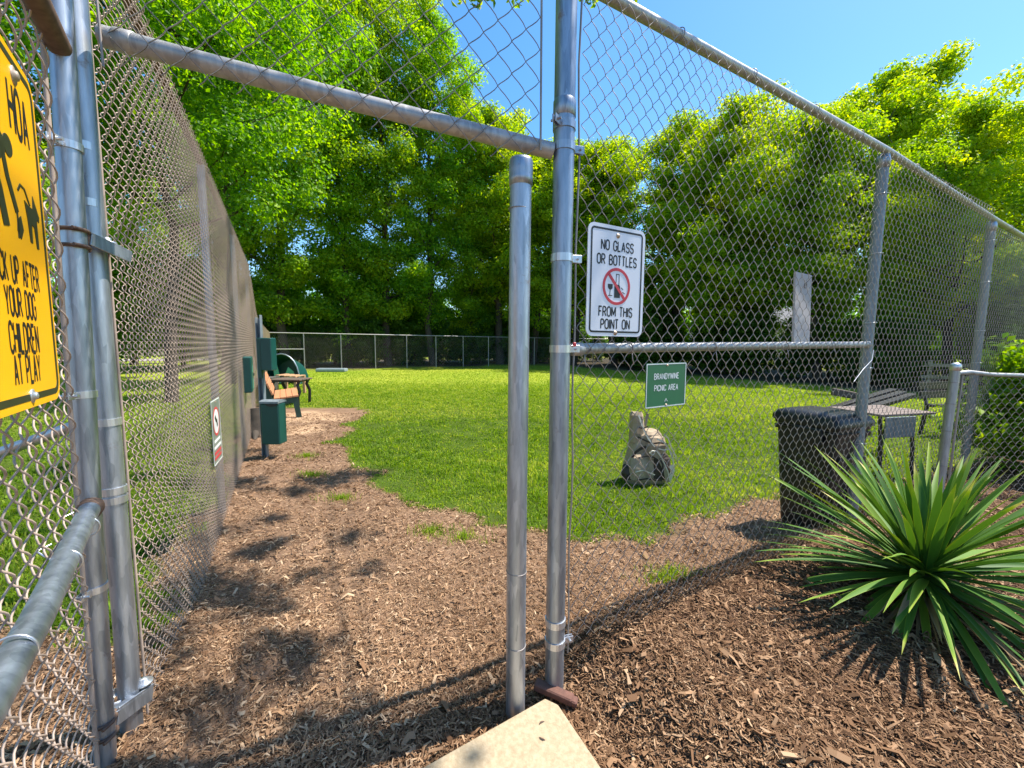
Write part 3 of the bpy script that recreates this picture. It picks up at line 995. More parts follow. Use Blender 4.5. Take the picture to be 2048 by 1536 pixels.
dg_ = pict(stretch([thick_line([(.098, .022), (.108, .035), (.122, .034), (.138, .012)], .004),
            [(.118, .014), (.132, .010), (.148, .010), (.152, .035), (.160, .022), (.172, .004), (.170, -.006), (.160, -.004), (.160, -.058), (.152, -.058), (.148, -.022), (.138, -.020), (.136, -.054), (.128, -.054), (.124, -.015)][::-1]], .145, 1.5, -.015, .040))
dg_.build('dog_symbol', M['ink_olive'], t)
screw(t, .098, .262, .009); screw(t, .03, -.281, .007, M['galv_bright'])

# ------------------------------------------------------------------ low fence at the right with a capped post
LR = basis((3.70, 3.42, 0), (.985, .17, 0), (-.17, .985, 0))
t = thing('low_chain_link_fence', 'waist high chain link fence with a capped end post beside the yucca', 'fence', mw=LR)
mb = MB(); mb.tube([(-.045, 0, .0), (-.02, 0, .7), (0, 0, 1.30)], .032, 22); mb.build('end_post', M['galv_rail'], t)
mb = MB(); mb.lathe([(.032, -.05), (.0355, -.05), (.0355, -.012), (.03, .006), (.015, .014), (0, .015)], (0, 0, 1.31), seg=20); mb.build('post_cap', M['galv_bright'], t)
mb = MB(); mb.tube([(.03, 0, 1.235), (.12, -.01, 1.245), (.35, -.02, 1.225), (1.2, -.05, 1.20), (2.6, -.08, 1.17)], [.018, .02, .017, .017, .017], 14); mb.build('top_rail', M['galv_rail'], t)
fv, ff = link_fabric(2.4, .16, 1.25, .085, .085, .0019, .0055)
o = link('chain_link_mesh', mesh_np('chain_link_mesh', fv, ff, M['wire'], True), t); o.location = (.06, -.03, 0)
mb = MB(); mb.tube([(.055 - .03, -.02, .15), (.05, -.02, 1.22)], .008, 6); mb.build('tension_bar', M['wire'], t)
for z in (.45, .75, .98, 1.16):
    mb = MB(); mb.ring((-.045 + .045 * z / 1.3, 0, z), (.03, .04, 1), .0335, .0025, 18, 5); mb.build('tie_wire', M['wire'], t)

# low rail behind the open leaf
t = thing('low_pipe_rail', 'slanting grey pipe rail seen low through the open gate mesh', 'rail', (-3.3, 2.2, 0))
mb = MB(); mb.tube([(-.6, 0, .45), (0, .0, .66), (1.05, .05, 1.05)], .03, 14); mb.build('rail', M['galv'], t)
for x, z in ((-.55, .46), (.98, 1.0)):
    pipe('post', (x, .02, 0), (x, .02, z), .024, M['galv_post'], t, 12)

# ------------------------------------------------------------------ far fence
FA, FB = V(-13.0, 20.6), V(7.6, 32.8)
fd = V(.86, .51); fd /= np.linalg.norm(fd)
FM = basis((-12.6, 20.85, 0), (fd[0], fd[1], 0), (-fd[1], fd[0], 0))
t = thing('chain_link_fence', 'low chain link fence across the far end of the lawn', 'fence', mw=FM)
nb = 13
bayw = 1.83
fv, ff = [], []
sv_, sf_ = MB(), None
mbf = MB()
for i in range(-18, 18):
    for sg in (1, -1):
        x0 = i * .1
        pts = []
        for q in (0, 1):
            pts.append((x0 + sg * q * 1.0 + (0 if sg > 0 else .9), q))
        (xa, qa), (xb, qb) = pts
        # clip to the bay
        def clip(xa, qa, xb, qb):
            if xa == xb: return None
            t0, t1 = 0., 1.
            dx = xb - xa
            ta, tb = (0 - xa) / dx, (bayw - xa) / dx
            lo, hi = min(ta, tb), max(ta, tb)
            t0, t1 = max(t0, lo), min(t1, hi)
            return (t0, t1) if t1 - t0 > .01 else None
        c_ = clip(xa, qa, xb, qb)
        if c_:
            P = [(xa + (xb - xa) * u, 0.02 * sg * .1, .03 + 1.9 * (qa + (qb - qa) * u)) for u in c_]
            mbf.tube(P, .0022, 3, False)
farfab = mbf.mesh('chain_link_mesh', M['wire'])
for i in range(nb):
    o = link('chain_link_mesh', farfab, t); o.location = (i * bayw, 0, 0)
for i in range(nb + 1):
    pipe('line_post', (i * bayw, 0, 0), (i * bayw, 0, 1.97), .028, M['galv_rail'], t, 8)
pipe('top_rail', (0, 0, 1.97), (nb * bayw, 0, 1.93), .024, M['galv_rail'], t, 8)
pipe('mid_rail', (0, -.02, 1.13), (bayw, -.02, 1.13), .024, M['galv_rail'], t, 8)

# ------------------------------------------------------------------ concrete pad and brick
sl_tip = V(.166, 1.516)
e1 = V(-.845, -.535); e1 /= np.linalg.norm(e1)
e2 = V(.437, -.90); e2 /= np.linalg.norm(e2)
def pad_pts(off=0.0):
    p = lambda a, b: tuple(sl_tip + e1 * a + e2 * b)
    return [p(.035, off), p(1.7, off), p(1.7, 1.9), p(-.0 + off, 1.9), p(off, .05)]
mb = MB()
lo = pad_pts(0); hi = pad_pts(.008)
n = len(lo)
P = [(x, y, -.05) for x, y in lo] + [(x, y, .052) for x, y in lo] + [(x, y, .06) for x, y in hi]
Fp = [tuple(range(2 * n, 3 * n))]
for r in range(2):
    for i in range(n):
        j = (i + 1) % n
        Fp.append((r * n + i, r * n + j, r * n + n + j, r * n + n + i))
mb.add(P, Fp)
tag(mb.build('concrete_path', M['concrete']), kind='structure')

t = MB()
t.box((0, 0, 0), (.175, .05, .042), None, .006)
t.box((.093, .0, -.004), (.03, .044, .034), None, .006)
o = t.build('brick', M['brick_red'])
o.location = (.178, 1.540, .045); o.rotation_euler = (rad(4), rad(6), rad(-22)); o.scale = (.92, .8, .8)
tag(o, 'reddish brown brick wedged between the post feet and the concrete path', 'brick')

for i, (a_, b_, rz_) in enumerate(((.10, .085, .6), (.13, .135, 2.7))):
    p = sl_tip + e1 * a_ + e2 * b_
    mb = MB()
    mb.tube([(-.022, 0, .004), (-.008, .004, .009), (.008, .003, .008), (.022, -.003, .003)], [.002, .006, .005, .001], 6, flat=.35)
    o = mb.build('dead_leaf', M['rusty']); o.location = (p[0], p[1], .060); o.rotation_euler = (0, 0, rz_); o.scale = (.55, .5, .5)
    tag(o, ('small dry curled leaf on the concrete path, the one nearer its tip', 'small dry curled leaf on the concrete path, the one farther from its tip')[i], 'leaf', 'dry leaves on the concrete path')

# ------------------------------------------------------------------ mulch chips and grass blades (stuff)
def scatter(n, xlim, ylim, dens):
    """rejection sampling with weight dens(x, y) in 0..1"""
    xs, ys = [], []
    tot = 0
    while tot < n:
        x = RNG.uniform(*xlim, n * 2); y = RNG.uniform(*ylim, n * 2)
        k = RNG.random(n * 2) < dens(x, y)
        xs.append(x[k]); ys.append(y[k]); tot += k.sum()
    return np.concatenate(xs)[:n], np.concatenate(ys)[:n]

def in_view(x, y, z=0.1, mx=1.15):
    yy = np.maximum(y, .05)
    return (np.abs(x / yy) < 1.27 * mx) & ((CAM_H - z) / yy < 1.15)

def on_pad(x, y):
    rx, ry = x - sl_tip[0], y - sl_tip[1]
    det = e1[0] * e2[1] - e1[1] * e2[0]
    a = (rx * e2[1] - ry * e2[0]) / det
    b = (e1[0] * ry - e1[1] * rx) / det
    return (a > .012 + .010 * np.sin(x * 90)) & (b > .012 + .010 * np.sin(y * 80)) & (a + b > .05)

def chips(n, x, y, L, tint):
    z = height(x, y)
    yaw = RNG.uniform(0, 2 * math.pi, n)
    w = L * np.clip(RNG.lognormal(math.log(.25), .40, n), .1, .5)
    th = w * RNG.uniform(.25, .5, n)
    curl = L * RNG.normal(.06, .15, n)
    bend = L * RNG.normal(0, .27, n)
    tilt = RNG.normal(0, .22, n); rl = RNG.normal(0, .35, n)
    sec = []
    for u in (-1, -.05, 1):
        px = u * L / 2
        wf = .5 if u else 1.0
        wf = wf * RNG.uniform(.25, 1.6, n)
        cz = curl * (1 - u * u) + tilt * px
        cy = bend * (1 - u * u)
        for q, tz in ((-.5, 1.), (.5, 1.), (0, -.6)):
            ly = cy + q * w * wf
            sec.append(np.stack([px + 0 * cy, ly, cz + tz * th * .5 + rl * q * w * wf], 1))
    v = np.stack(sec, 1)                       # n, 9, 3
    c, s = np.cos(yaw)[:, None], np.sin(yaw)[:, None]
    X = v[:, :, 0] * c - v[:, :, 1] * s + x[:, None]
    Y = v[:, :, 0] * s + v[:, :, 1] * c + y[:, None]
    Z = v[:, :, 2] + (z + RNG.uniform(.0, .016, n))[:, None]
    verts = np.stack([X, Y, Z], 2).reshape(-1, 3)
    q4 = []
    for a in (0, 3):
        q4 += [[a, a + 3, a + 4, a + 1], [a + 1, a + 4, a + 5, a + 2], [a + 2, a + 5, a + 3, a]]
    q4 = np.array(q4); t3 = np.array([[0, 1, 2], [6, 8, 7]])
    base = np.arange(n) * 9
    f4 = (base[:, None, None] + q4[None]).reshape(-1, 4)
    f3 = (base[:, None, None] + t3[None]).reshape(-1, 3)
    return verts, [f4, f3], np.repeat(tint, 9)

def chip_dens(x, y):
    r2 = np.hypot(x, y) ** 2
    ok = (grass_mask(x, y) < .05) & ~on_pad(x, y)
    return ok * np.clip(1.9 / r2, 0.02, 1) * np.where(in_view(x, y, .15), 1, np.where((np.abs(x) < 3.4) & (y > .2), .30, .0))
x, y = scatter(132000, (-4.6, 5.2), (.25, 8.5), chip_dens)
s_, d_ = sd(x, y)
inner = d_ > .15
L = np.where(inner, RNG.lognormal(math.log(.018), .42, len(x)), RNG.lognormal(math.log(.0215), .42, len(x)))
L = np.clip(L, .008, .085) * np.clip(.75 + np.hypot(x, y) * .12, 1, 1.6)
tint = np.clip(RNG.beta(2.4, 2.9, len(x)) + np.where(inner, .08, 0.0) + .12 * vnoise(x * 1.5, y * 1.5, 41), 0, 1)
v_, f_, t_ = chips(len(x), x, y, L, tint)
tag(link('wood_mulch', mesh_np('wood_mulch', v_, f_, M['chip'], False, {'tint': t_})), 'brown shredded wood mulch covering the path and the beds', 'mulch', kind='stuff')

def blades(x, y, h, w, tint, lean=.5):
    n = len(x)
    z = height(x, y) - .004
    yaw = RNG.uniform(0, 2 * math.pi, n)
    ld = RNG.uniform(0, 2 * math.pi, n)
    ln = np.abs(RNG.normal(0, lean, n)) * h
    c, s = np.cos(yaw) * w / 2, np.sin(yaw) * w / 2
    lx, ly = np.cos(ld) * ln, np.sin(ld) * ln
    v = np.stack([np.stack([x - c, y - s, z], 1), np.stack([x + c, y + s, z], 1),
                  np.stack([x + c * .8 + lx * .4, y + s * .8 + ly * .4, z + h * .62], 1),
                  np.stack([x - c * .8 + lx * .4, y - s * .8 + ly * .4, z + h * .62], 1),
                  np.stack([x + lx, y + ly, z + h * np.clip(1 - ln / h * .35, .4, 1)], 1)], 1).reshape(-1, 3)
    b = np.arange(n)[:, None] * 5
    f4 = b + np.array([[0, 1, 2, 3]]); f3 = b + np.array([[3, 2, 4]])
    return v, [f4, f3], np.repeat(tint, 5)

def grass_dens(x, y):
    r = np.hypot(x, y)
    gmk = grass_mask(x, y)
    clump = .55 + .45 * vnoise(x * 3, y * 3, 51)
    ok = (gmk > -.03) & in_view(x, y, 0, 1.05) & (dirt_mask(x, y) < .12)
    return ok * np.clip(14 / r ** 2, .0, 1) * np.clip(clump + gmk * 2, .1, 1)
x, y = scatter(165000, (-9, 11), (1.6, 15), grass_dens)
r = np.hypot(x, y)
h = RNG.uniform(.022, .06, len(x)) * np.clip(.85 + .35 * vnoise(x * 1.7, y * 1.7, 52) + .4 * vnoise(x * 7, y * 7, 58), .4, 1.7)
w = RNG.uniform(.005, .012, len(x)) * np.clip(r / 4, 1, 3)
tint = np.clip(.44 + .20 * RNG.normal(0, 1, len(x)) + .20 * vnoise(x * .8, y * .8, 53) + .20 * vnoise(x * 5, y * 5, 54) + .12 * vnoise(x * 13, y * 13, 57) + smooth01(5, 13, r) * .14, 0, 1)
va, fa, ta = blades(x, y, h, w, tint, .65)
# farther lawn: wider tufts
def far_dens(x, y):
    r = np.hypot(x, y)
    return (grass_mask(x, y) > 0) & in_view(x, y, 0, 1.02) & (r > 8)
x, y = scatter(90000, (-13, 16), (7, 28), lambda a, b: far_dens(a, b) * np.clip(160 / (a * a + b * b), 0, 1))
h = RNG.uniform(.03, .055, len(x)); w = RNG.uniform(.014, .03, len(x))
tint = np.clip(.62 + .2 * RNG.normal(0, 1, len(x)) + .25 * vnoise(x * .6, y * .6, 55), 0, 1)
vb, fb, tb = blades(x, y, h, w, tint, .6)
# stray tufts on the mulch
cx = np.array([.95, 1.02, -.62, -.35, -2.2, -1.6, -2.6, 1.65, 3.3, 2.9]); cy = np.array([2.42, 2.48, 3.05, 2.95, 4.4, 3.75, 5.1, 4.0, 3.35, 3.3])
pick = RNG.integers(0, len(cx), 2600)
rr = np.abs(RNG.normal(0, .07, 2600)); aa = RNG.uniform(0, 6.28, 2600)
x, y = cx[pick] + rr * np.cos(aa) * 1.5, cy[pick] + rr * np.sin(aa)
vc, fc, tc_ = blades(x, y, RNG.uniform(.03, .08, 2600), RNG.uniform(.003, .006, 2600), np.clip(RNG.normal(.5, .2, 2600), 0, 1), .6)
nva, nvb = len(va), len(vb)
Fm = [fa[0], fa[1], fb[0] + nva, fb[1] + nva, fc[0] + nva + nvb, fc[1] + nva + nvb]
tag(link('lawn_grass', mesh_np('lawn_grass', np.concatenate([va, vb, vc]), Fm, M['grass'], False, {'tint': np.concatenate([ta, tb, tc_])})),
    'bright green mown grass of the dog park lawn', 'grass', kind='stuff')

# ------------------------------------------------------------------ yucca
YC = V(2.08, 1.97)
yz = float(height(YC[0], YC[1]))
yu = thing('yucca_plant', 'large spiky yucca with broad green blades in the mulch at lower right', 'plant', (YC[0], YC[1], yz))
mb = MB(); mb.tube([(0, 0, -.03), (.0, 0, .06), (.01, -.01, .14)], [.05, .045, .03], 10); mb.build('stem', M['bark'], yu)
def blade_mesh(L, W, el, droop, twist, base_t, tip_t, fold=.25):
    """leaf growing from the origin along +x, rising at el and drooping; 5 points across"""
    ns = 11
    prof = [0.55, .72, .88, .97, 1, .97, .9, .78, .58, .32, .015]
    p = V(.02, 0.0, .0); ang = el
    v, tn = [], []
    for i in range(ns):
        u = i / (ns - 1)
        w = W / 2 * prof[i]
        side = V(0, 1, 0)
        nrm = V(-math.sin(ang), 0, math.cos(ang))
        tw = twist * u
        sd_ = side * math.cos(tw) + nrm * math.sin(tw)
        nn = nrm * math.cos(tw) - side * math.sin(tw)
        for q in (-1, -.86, 0, .86, 1):
            v.append(p + sd_ * (q * w) + nn * (abs(q) * w * fold))
            e = 1.0 if abs(q) == 1 else 0
            tn.append(min(1, base_t + .12 * u + (.42 if e else 0) + (tip_t if u > .85 else 0)))
        p = p + V(math.cos(ang), 0, math.sin(ang)) * (L / (ns - 1))
        ang -= droop * (.4 + 1.2 * u) / (ns - 1)
    f = []
    for i in range(ns - 1):
        for k in range(4):
            a = i * 5 + k
            f.append((a, a + 1, a + 6, a + 5))
    return np.array(v), np.array(f), np.array(tn)
NL = 225
for i in range(NL):
    u = (i + .5) / NL                        # 0 inner/upright .. 1 outer/low
    el = rad(82 - 112 * u ** .85 + RNG.normal(0, 6))
    L = (.46 + .34 * math.sin(math.pi * min(1, u * 1.05) ** .8) + .10 * max(0, u - .7) / .3 + RNG.normal(0, .06)) * .98
    W = RNG.uniform(.024, .038)
    bv, bf, bt = blade_mesh(L, W, el, rad(RNG.uniform(3, 24) + 14 * u), RNG.normal(0, .35), float(np.clip(RNG.normal(.24, .13), .02, .6)), .5 if RNG.random() < .3 else .12, RNG.uniform(.12, .4))
    o = link('leaf', mesh_np('leaf', bv, bf, M['yucca'], True, {'tint': bt}), yu)
    o.location = (RNG.normal(0, .012), RNG.normal(0, .012), .12 + .07 * (1 - u))
    o.rotation_euler = (0, 0, i * 2.39996 + RNG.normal(0, .15))
for i in range(46):
    bv, bf, bt = blade_mesh(RNG.uniform(.4, .68), RNG.uniform(.014, .03), rad(RNG.uniform(-12, 8)), rad(RNG.uniform(5, 40)), RNG.normal(0, .8), RNG.uniform(.1, .7), .1, .5)
    o = link('dry_leaf', mesh_np('dry_leaf', bv, bf, M['yucca_dead'], True, {'tint': bt}), yu)
    o.location = (0, 0, RNG.uniform(.06, .11))
    o.rotation_euler = (0, 0, RNG.uniform(0, 6.28))

# ------------------------------------------------------------------ wheeled trash cart
cart = thing('trash_cart', 'black wheeled trash cart with domed lid standing behind the mesh', 'trash cart', (2.40, 3.14, 0), rad(20))
cart.scale = (.76, .76, 1.0)
def frustum(mb, x0, y0, x1, y1, z0, z1, r, wall=0, n=5):
    lo = [(x, y, z0) for x, y in rrect(x0, y0, r, n)]
    hi = [(x, y, z1) for x, y in rrect(x1, y1, r, n)]
    k = len(lo)
    mb.add(lo + hi, [(i, (i + 1) % k, (i + 1) % k + k, i + k) for i in range(k)], False)
    mb.add(lo, [tuple(reversed(range(k)))]); mb.add(hi, [tuple(range(k))])
mb = MB()
frustum(mb, .40, .46, .50, .60, .05, .84, .05)
for zz in (.80, .845):
    frustum(mb, .53, .63, .54, .64, zz, zz + .028, .05)
mb.box((0, -.31, .62), (.40, .012, .05), None, .004)
for sx in (-.15, .15):
    mb.box((sx, -.255, .40), (.035, .012, .52), Matrix.Rotation(rad(-5), 3, 'X'), .004)
mb.build('body', M['cart_black'], cart)
mb = MB()
prof = [(.57, .67, .875), (.57, .67, .91), (.52, .60, .945), (.42, .46, .965), (.2, .2, .972)]
rings = [[(x, y, z) for x, y in rrect(a, b, min(.05, a * .3), 5)] for a, b, z in prof]
k = len(rings[0]); PP = sum(rings, [])
mb.add(PP, [(r_ * k + i, r_ * k + (i + 1) % k, r_ * k + k + (i + 1) % k, r_ * k + k + i) for r_ in range(len(prof) - 1) for i in range(k)] + [tuple(range((len(prof) - 1) * k, len(prof) * k))], True)
mb.build('lid', M['cart_black'], cart)
mb = MB(); mb.tube([(.24, .30, .86), (.30, .38, .87), (.30, -.0, .87), (.30, -.2, .87), (.24, -.26, .86)], .016, 10); mb.build('handle', M['cart_black'], cart)
mb = MB(); mb.box((-.275, -.05, .79), (.04, .3, .12), None, .01); mb.build('rim_grip', M['cart_black'], cart)
for sy in (-.25, .25):
    mb = MB(); mb.lathe([(.04, -.03), (.11, -.03), (.125, -.015), (.125, .015), (.11, .03), (.04, .03)], (.17, sy, .125), (0, 1, 0), 20); mb.build('wheel', M['cart_black'], cart)
mb = MB()
mb.prism([(.08, .45), (.11, .43), (.14, .45), (.135, .50), (.12, .52), (.115, .56), (.10, .56), (.095, .52), (.08, .50)], -.275, -.268)
mb.xform(Matrix.Translation((0, .002, 0)))
o = mb.build('emblem', M['sign_white'], cart)

o = MB()
pts = []
for i in range(9):
    for j in range(7):
        a, b = 2 * math.pi * i / 9, math.pi * (j / 6)
        rr = .13 * (1 + .25 * math.sin(3 * a + j) + .15 * random.uniform(-1, 1))
        pts.append((rr * math.sin(b) * math.cos(a), rr * .7 * math.sin(b) * math.sin(a), .12 + .14 * math.cos(b)))
o.add(pts, [(i * 7 + j, ((i + 1) % 9) * 7 + j, ((i + 1) % 9) * 7 + j + 1, i * 7 + j + 1) for i in range(9) for j in range(6)], True)
ob = o.build('plastic_bag', M['teal']); ob.location = (2.93, 3.50, .02)
tag(ob, 'crumpled teal plastic bag on the ground beside the black cart', 'bag')

# ------------------------------------------------------------------ canvas pack on the lawn
pk = thing('canvas_pack', 'tan canvas frame pack with straps standing on the lawn behind the fence', 'backpack', (1.43, 4.28, 0), rad(12))
pk.scale = (.90, .9, 1.0)
def lump(mb, secs, seg=16, jitter=.0, flat=1.0, seed=0):
    """loft of rounded-square rings: (cx, cy, z, rx, ry)"""
    rr = random.Random(seed)
    P, F = [], []
    for cx, cy, z, rx, ry in secs:
        for i in range(seg):
            a = 2 * math.pi * i / seg
            c, s = math.cos(a), math.sin(a)
            q = (abs(c) ** 3 + abs(s) ** 3) ** (-1 / 3)
            k = 1 + rr.uniform(-jitter, jitter)
            P.append((cx + c * q * rx * k, cy + s * q * ry * k, z + rr.uniform(-jitter, jitter) * .1))
    for r_ in range(len(secs) - 1):
        for i in range(seg):
            j = (i + 1) % seg
            F.append((r_ * seg + i, r_ * seg + j, r_ * seg + seg + j, r_ * seg + seg + i))
    F.append(tuple(reversed(range(seg)))); F.append(tuple(range((len(secs) - 1) * seg, len(secs) * seg)))
    return mb.add(P, F, False)
mb = MB(); lump(mb, [(0, 0, .0, .24, .15), (0, 0, .06, .27, .17), (-.01, 0, .18, .25, .17), (.0, 0, .30, .22, .15), (.0, 0, .42, .19, .13), (.02, 0, .52, .15, .11), (.03, 0, .56, .10, .08)], 18, .06, seed=3)
mb.build('pack_body', M['tan_canvas'], pk)
mb = MB(); lump(mb, [(-.10, 0, .44, .10, .09), (-.12, 0, .54, .085, .08), (-.125, 0, .64, .075, .07), (-.14, 0, .72, .08, .07), (-.14, 0, .755, .06, .05)], 12, .09, seed=5)
mb.box((-.02, -.02, .67), (.035, .01, .14), Matrix.Rotation(rad(12), 3, 'Y'), .003)
mb.build('top_roll', M['tan_canvas'], pk)
mb = MB(); lump(mb, [(-.16, -.13, .08, .11, .06), (-.16, -.14, .2, .115, .065), (-.14, -.12, .30, .10, .05), (-.13, -.10, .33, .07, .03)], 14, .05, seed=6)
mb.build('side_pocket', M['tan_canvas'], pk)
mb = MB(); lump(mb, [(.05, -.13, .34, .12, .05), (.05, -.135, .42, .125, .055), (.06, -.11, .50, .1, .04), (.06, -.09, .52, .06, .02)], 14, .05, seed=8)
mb.build('lid_pocket', M['tan_canvas'], pk)
mb = MB(); lump(mb, [(.10, -.13, .06, .12, .05), (.12, -.145, .16, .12, .055), (.12, -.135, .28, .105, .05), (.11, -.12, .33, .08, .03)], 14, .04, seed=9)
mb.build('mesh_pocket', M['tan_dark'], pk)
mb = MB(); lump(mb, [(-.26, -.05, .07, .04, .08), (-.27, -.06, .13, .05, .09), (-.26, -.05, .2, .035, .06)], 10, .06, seed=10)
mb.build('hip_pad', M['tan_dark'], pk)
def strap_or_crevice(pts, w, name='strap_or_crevice', mt='tan_light', th=.006):
    P = [Vector(p) for p in pts]
    mb = MB()
    v, f = [], []
    for i, p in enumerate(P):
        t_ = (P[min(i + 1, len(P) - 1)] - P[max(i - 1, 0)]).normalized()
        sd_ = t_.cross(Vector((0, -1, 0))).normalized() * (w / 2)
        for q in (-1, 1):
            v.append(p + sd_ * q); v.append(p + sd_ * q + Vector((0, -th, 0)))
    for i in range(len(P) - 1):
        a = i * 4
        f += [(a + 1, a + 3, a + 7, a + 5), (a, a + 1, a + 5, a + 4), (a + 2, a + 6, a + 7, a + 3), (a, a + 4, a + 6, a + 2)]
    mb.add(v, f)
    return mb.build(name, M[mt], pk)
strap_or_crevice([(-.17, -.10, .74), (-.13, -.13, .62), (-.07, -.16, .50), (.0, -.19, .42)], .018)
strap_or_crevice([(-.05, -.20, .37), (.05, -.21, .31), (.13, -.21, .17), (.18, -.20, .04)], .05, 'strap_or_crevice', 'tan_canvas')
strap_or_crevice([(-.08, -.21, .36), (-.04, -.215, .385), (.01, -.215, .38), (.08, -.215, .30), (.16, -.215, .16), (.21, -.2, .03)], .012)
strap_or_crevice([(.02, -.19, .50), (.10, -.20, .47), (.18, -.2, .38), (.24, -.19, .26), (.27, -.17, .15), (.23, -.17, .05)], .016)
strap_or_crevice([(.10, -.20, .55), (.17, -.18, .50), (.23, -.15, .40), (.33, -.12, .27)], .014, 'strap_or_crevice', 'tan_light')
strap_or_crevice([(-.24, -.20, .17), (-.15, -.215, .19), (-.05, -.215, .15), (.0, -.21, .13)], .010)
strap_or_crevice([(-.2, -.18, .31), (-.1, -.2, .33), (.0, -.2, .31)], .012, 'strap_or_crevice', 'tan_dark')  # the dark strips here stand in for shaded crevices of the pack
strap_or_crevice([(-.20, -.19, .08), (-.1, -.22, .1), (.0, -.215, .08), (.1, -.2, .06)], .014, 'strap_or_crevice', 'tan_dark')
strap_or_crevice([(-.19, -.15, .62), (-.12, -.12, .60), (-.05, -.11, .62)], .014, 'strap_or_crevice', 'tan_dark')
strap_or_crevice([(-.19, -.14, .52), (-.10, -.14, .48), (-.02, -.17, .45), (.06, -.19, .46), (.16, -.18, .44)], .016, 'strap_or_crevice', 'tan_dark')
strap_or_crevice([(-.24, -.12, .30), (-.22, -.15, .36), (-.16, -.16, .40), (-.10, -.17, .42)], .03, 'strap_or_crevice', 'tan_dark')
strap_or_crevice([(.05, -.21, .30), (.09, -.215, .24), (.10, -.215, .14), (.07, -.2, .06)], .02, 'strap_or_crevice', 'tan_dark')
strap_or_crevice([(.04, -.20, .4), (.10, -.205, .385), (.17, -.2, .39)], .012)
strap_or_crevice([(.20, -.19, .08), (.23, -.2, .15), (.21, -.2, .22)], .05, 'strap_or_crevice', 'tan_light')
mb = MB(); mb.ring((-.045, -.222, .365), (0, 1, 0), .022, .006, 14, 6); mb.build('buckle', M['tan_light'], pk)

# ------------------------------------------------------------------ dog waste station
st = thing('dog_waste_station', 'dark green dog waste station on a channel post beside the left fence', 'waste station', (-3.13, 5.10, 0))
mb = MB()
mb.box((-.025, .0, .87), (.007, .05, 1.78), None, .001); mb.box((.03, .0, .89), (.007, .05, 1.80), None, .001); mb.box((.003, .026, .87), (.056, .005, 1.76), None, .001)
mb.build('post', M['painted_grey'], st)
mb = MB(); mb.box((.118, -.02, 1.31), (.135, .12, .40), None, .008); mb.build('bag_box', M['green_metal'], st)
mb = MB(); mb.box((.018, -.04, 1.26), (.045, .03, .50), None, .004); mb.build('mount_plate', M['green_metal'], st)
b_ = MB(); b_.box((.165, -.06, .455), (.225, .17, .51), None, .012); bo = b_.build('bin', M['green_metal'], st)
mb = MB()
sec = [(-.095, .712), (-.095, .735), (-.05, .752), (.03, .750), (.09, .738), (.10, .718)]
mb.add([(.05 + .23 * k_, y_ - .06, z_) for k_ in (0, 1) for y_, z_ in sec], [(i, i + 1, i + 7, i + 6) for i in range(5)] + [tuple(range(6)), tuple(reversed(range(6, 12))), (0, 6, 11, 5)])
mb.xform(Matrix.Translation((.0, 0, 0)))
mb.build('lid', M['painted_grey'], bo)
mb = MB(); mb.prism([(.13, .695), (.15, .68), (.20, .672), (.25, .682), (.272, .70), (.272, .712), (.13, .712)], -.158, -.150); mb.build('handle_recess', M['black_metal'], bo)

# ------------------------------------------------------------------ bench with plank seat
bd = LD
bm = basis((-4.62, 7.62, 0), (LD[0], LD[1], 0), (-LD[1], LD[0], 0))   # x along the bench, -y to the front
bn = thing('park_bench', 'park bench with orange brown planks and dark green ends by the dirt patch', 'bench', mw=bm)
BL = 1.5
for i, y in enumerate((-.50, -.395, -.29, -.185)):
    mb = MB(); mb.box((BL / 2, y, .43 - .012 * i), (BL, .10, .035), Matrix.Rotation(rad(-5), 3, 'X'), .005); mb.build('seat_plank', M['bench_wood'], bn)
for i in range(3):
    mb = MB(); mb.box((BL / 2, -.10 + .05 * i, .52 + .125 * i), (BL, .035, .11), Matrix.Rotation(rad(-20), 3, 'X'), .005); mb.build('back_plank', M['bench_wood'], bn)
for x in (.06, BL - .06):
    mb = MB()
    prof = [(-.60, 0), (-.50, 0), (-.46, .30), (-.18, .26), (-.10, .0), (.04, .0), (-.03, .30), (.09, .80), (.03, .82), (-.11, .40), (-.50, .41), (-.54, .38)]
    n_ = len(prof)
    P = [(x - .03, y, z) for y, z in prof] + [(x + .03, y, z) for y, z in prof]
    mb.add(P, [tuple(range(n_)), tuple(reversed(range(n_, 2 * n_)))] + [(i, i + n_, (i + 1) % n_ + n_, (i + 1) % n_) for i in range(n_)])
    mb.build('end_frame', M['green_plastic'], bn)

# dark table beyond the bench
tb = thing('metal_table', 'dark slatted table on bent black metal legs behind the bench', 'table', mw=basis((-5.35, 9.35, 0), (1, 0, 0), (0, 1, 0)))
for i in range(4):
    mb = MB(); mb.box((.12, .06 + i * .16, .60), (.74, .14, .03), None, .004); mb.build('top_board', M['table_wood'], tb)
mb = MB(); mb.box((.12, .3, .565), (.66, .5, .03)); mb.build('under_frame', M['black_metal'], tb)
mb = MB(); mb.box((.05, .0, .34), (.6, .16, .03), None, .004); mb.build('bench_board', M['table_wood'], tb)
for x in (-.16, .42):
    mb = MB(); mb.tube([(x, .1, .57), (x - .03, .08, .48), (x + .03, .06, .33), (x - .02, .06, .2), (x, .02, .0)], .035, 8); mb.build('leg', M['black_metal'], tb)
    mb = MB(); mb.tube([(x, .5, .57), (x - .03, .5, .48), (x + .03, .52, .33), (x, .55, .0)], .035, 8); mb.build('leg', M['black_metal'], tb)

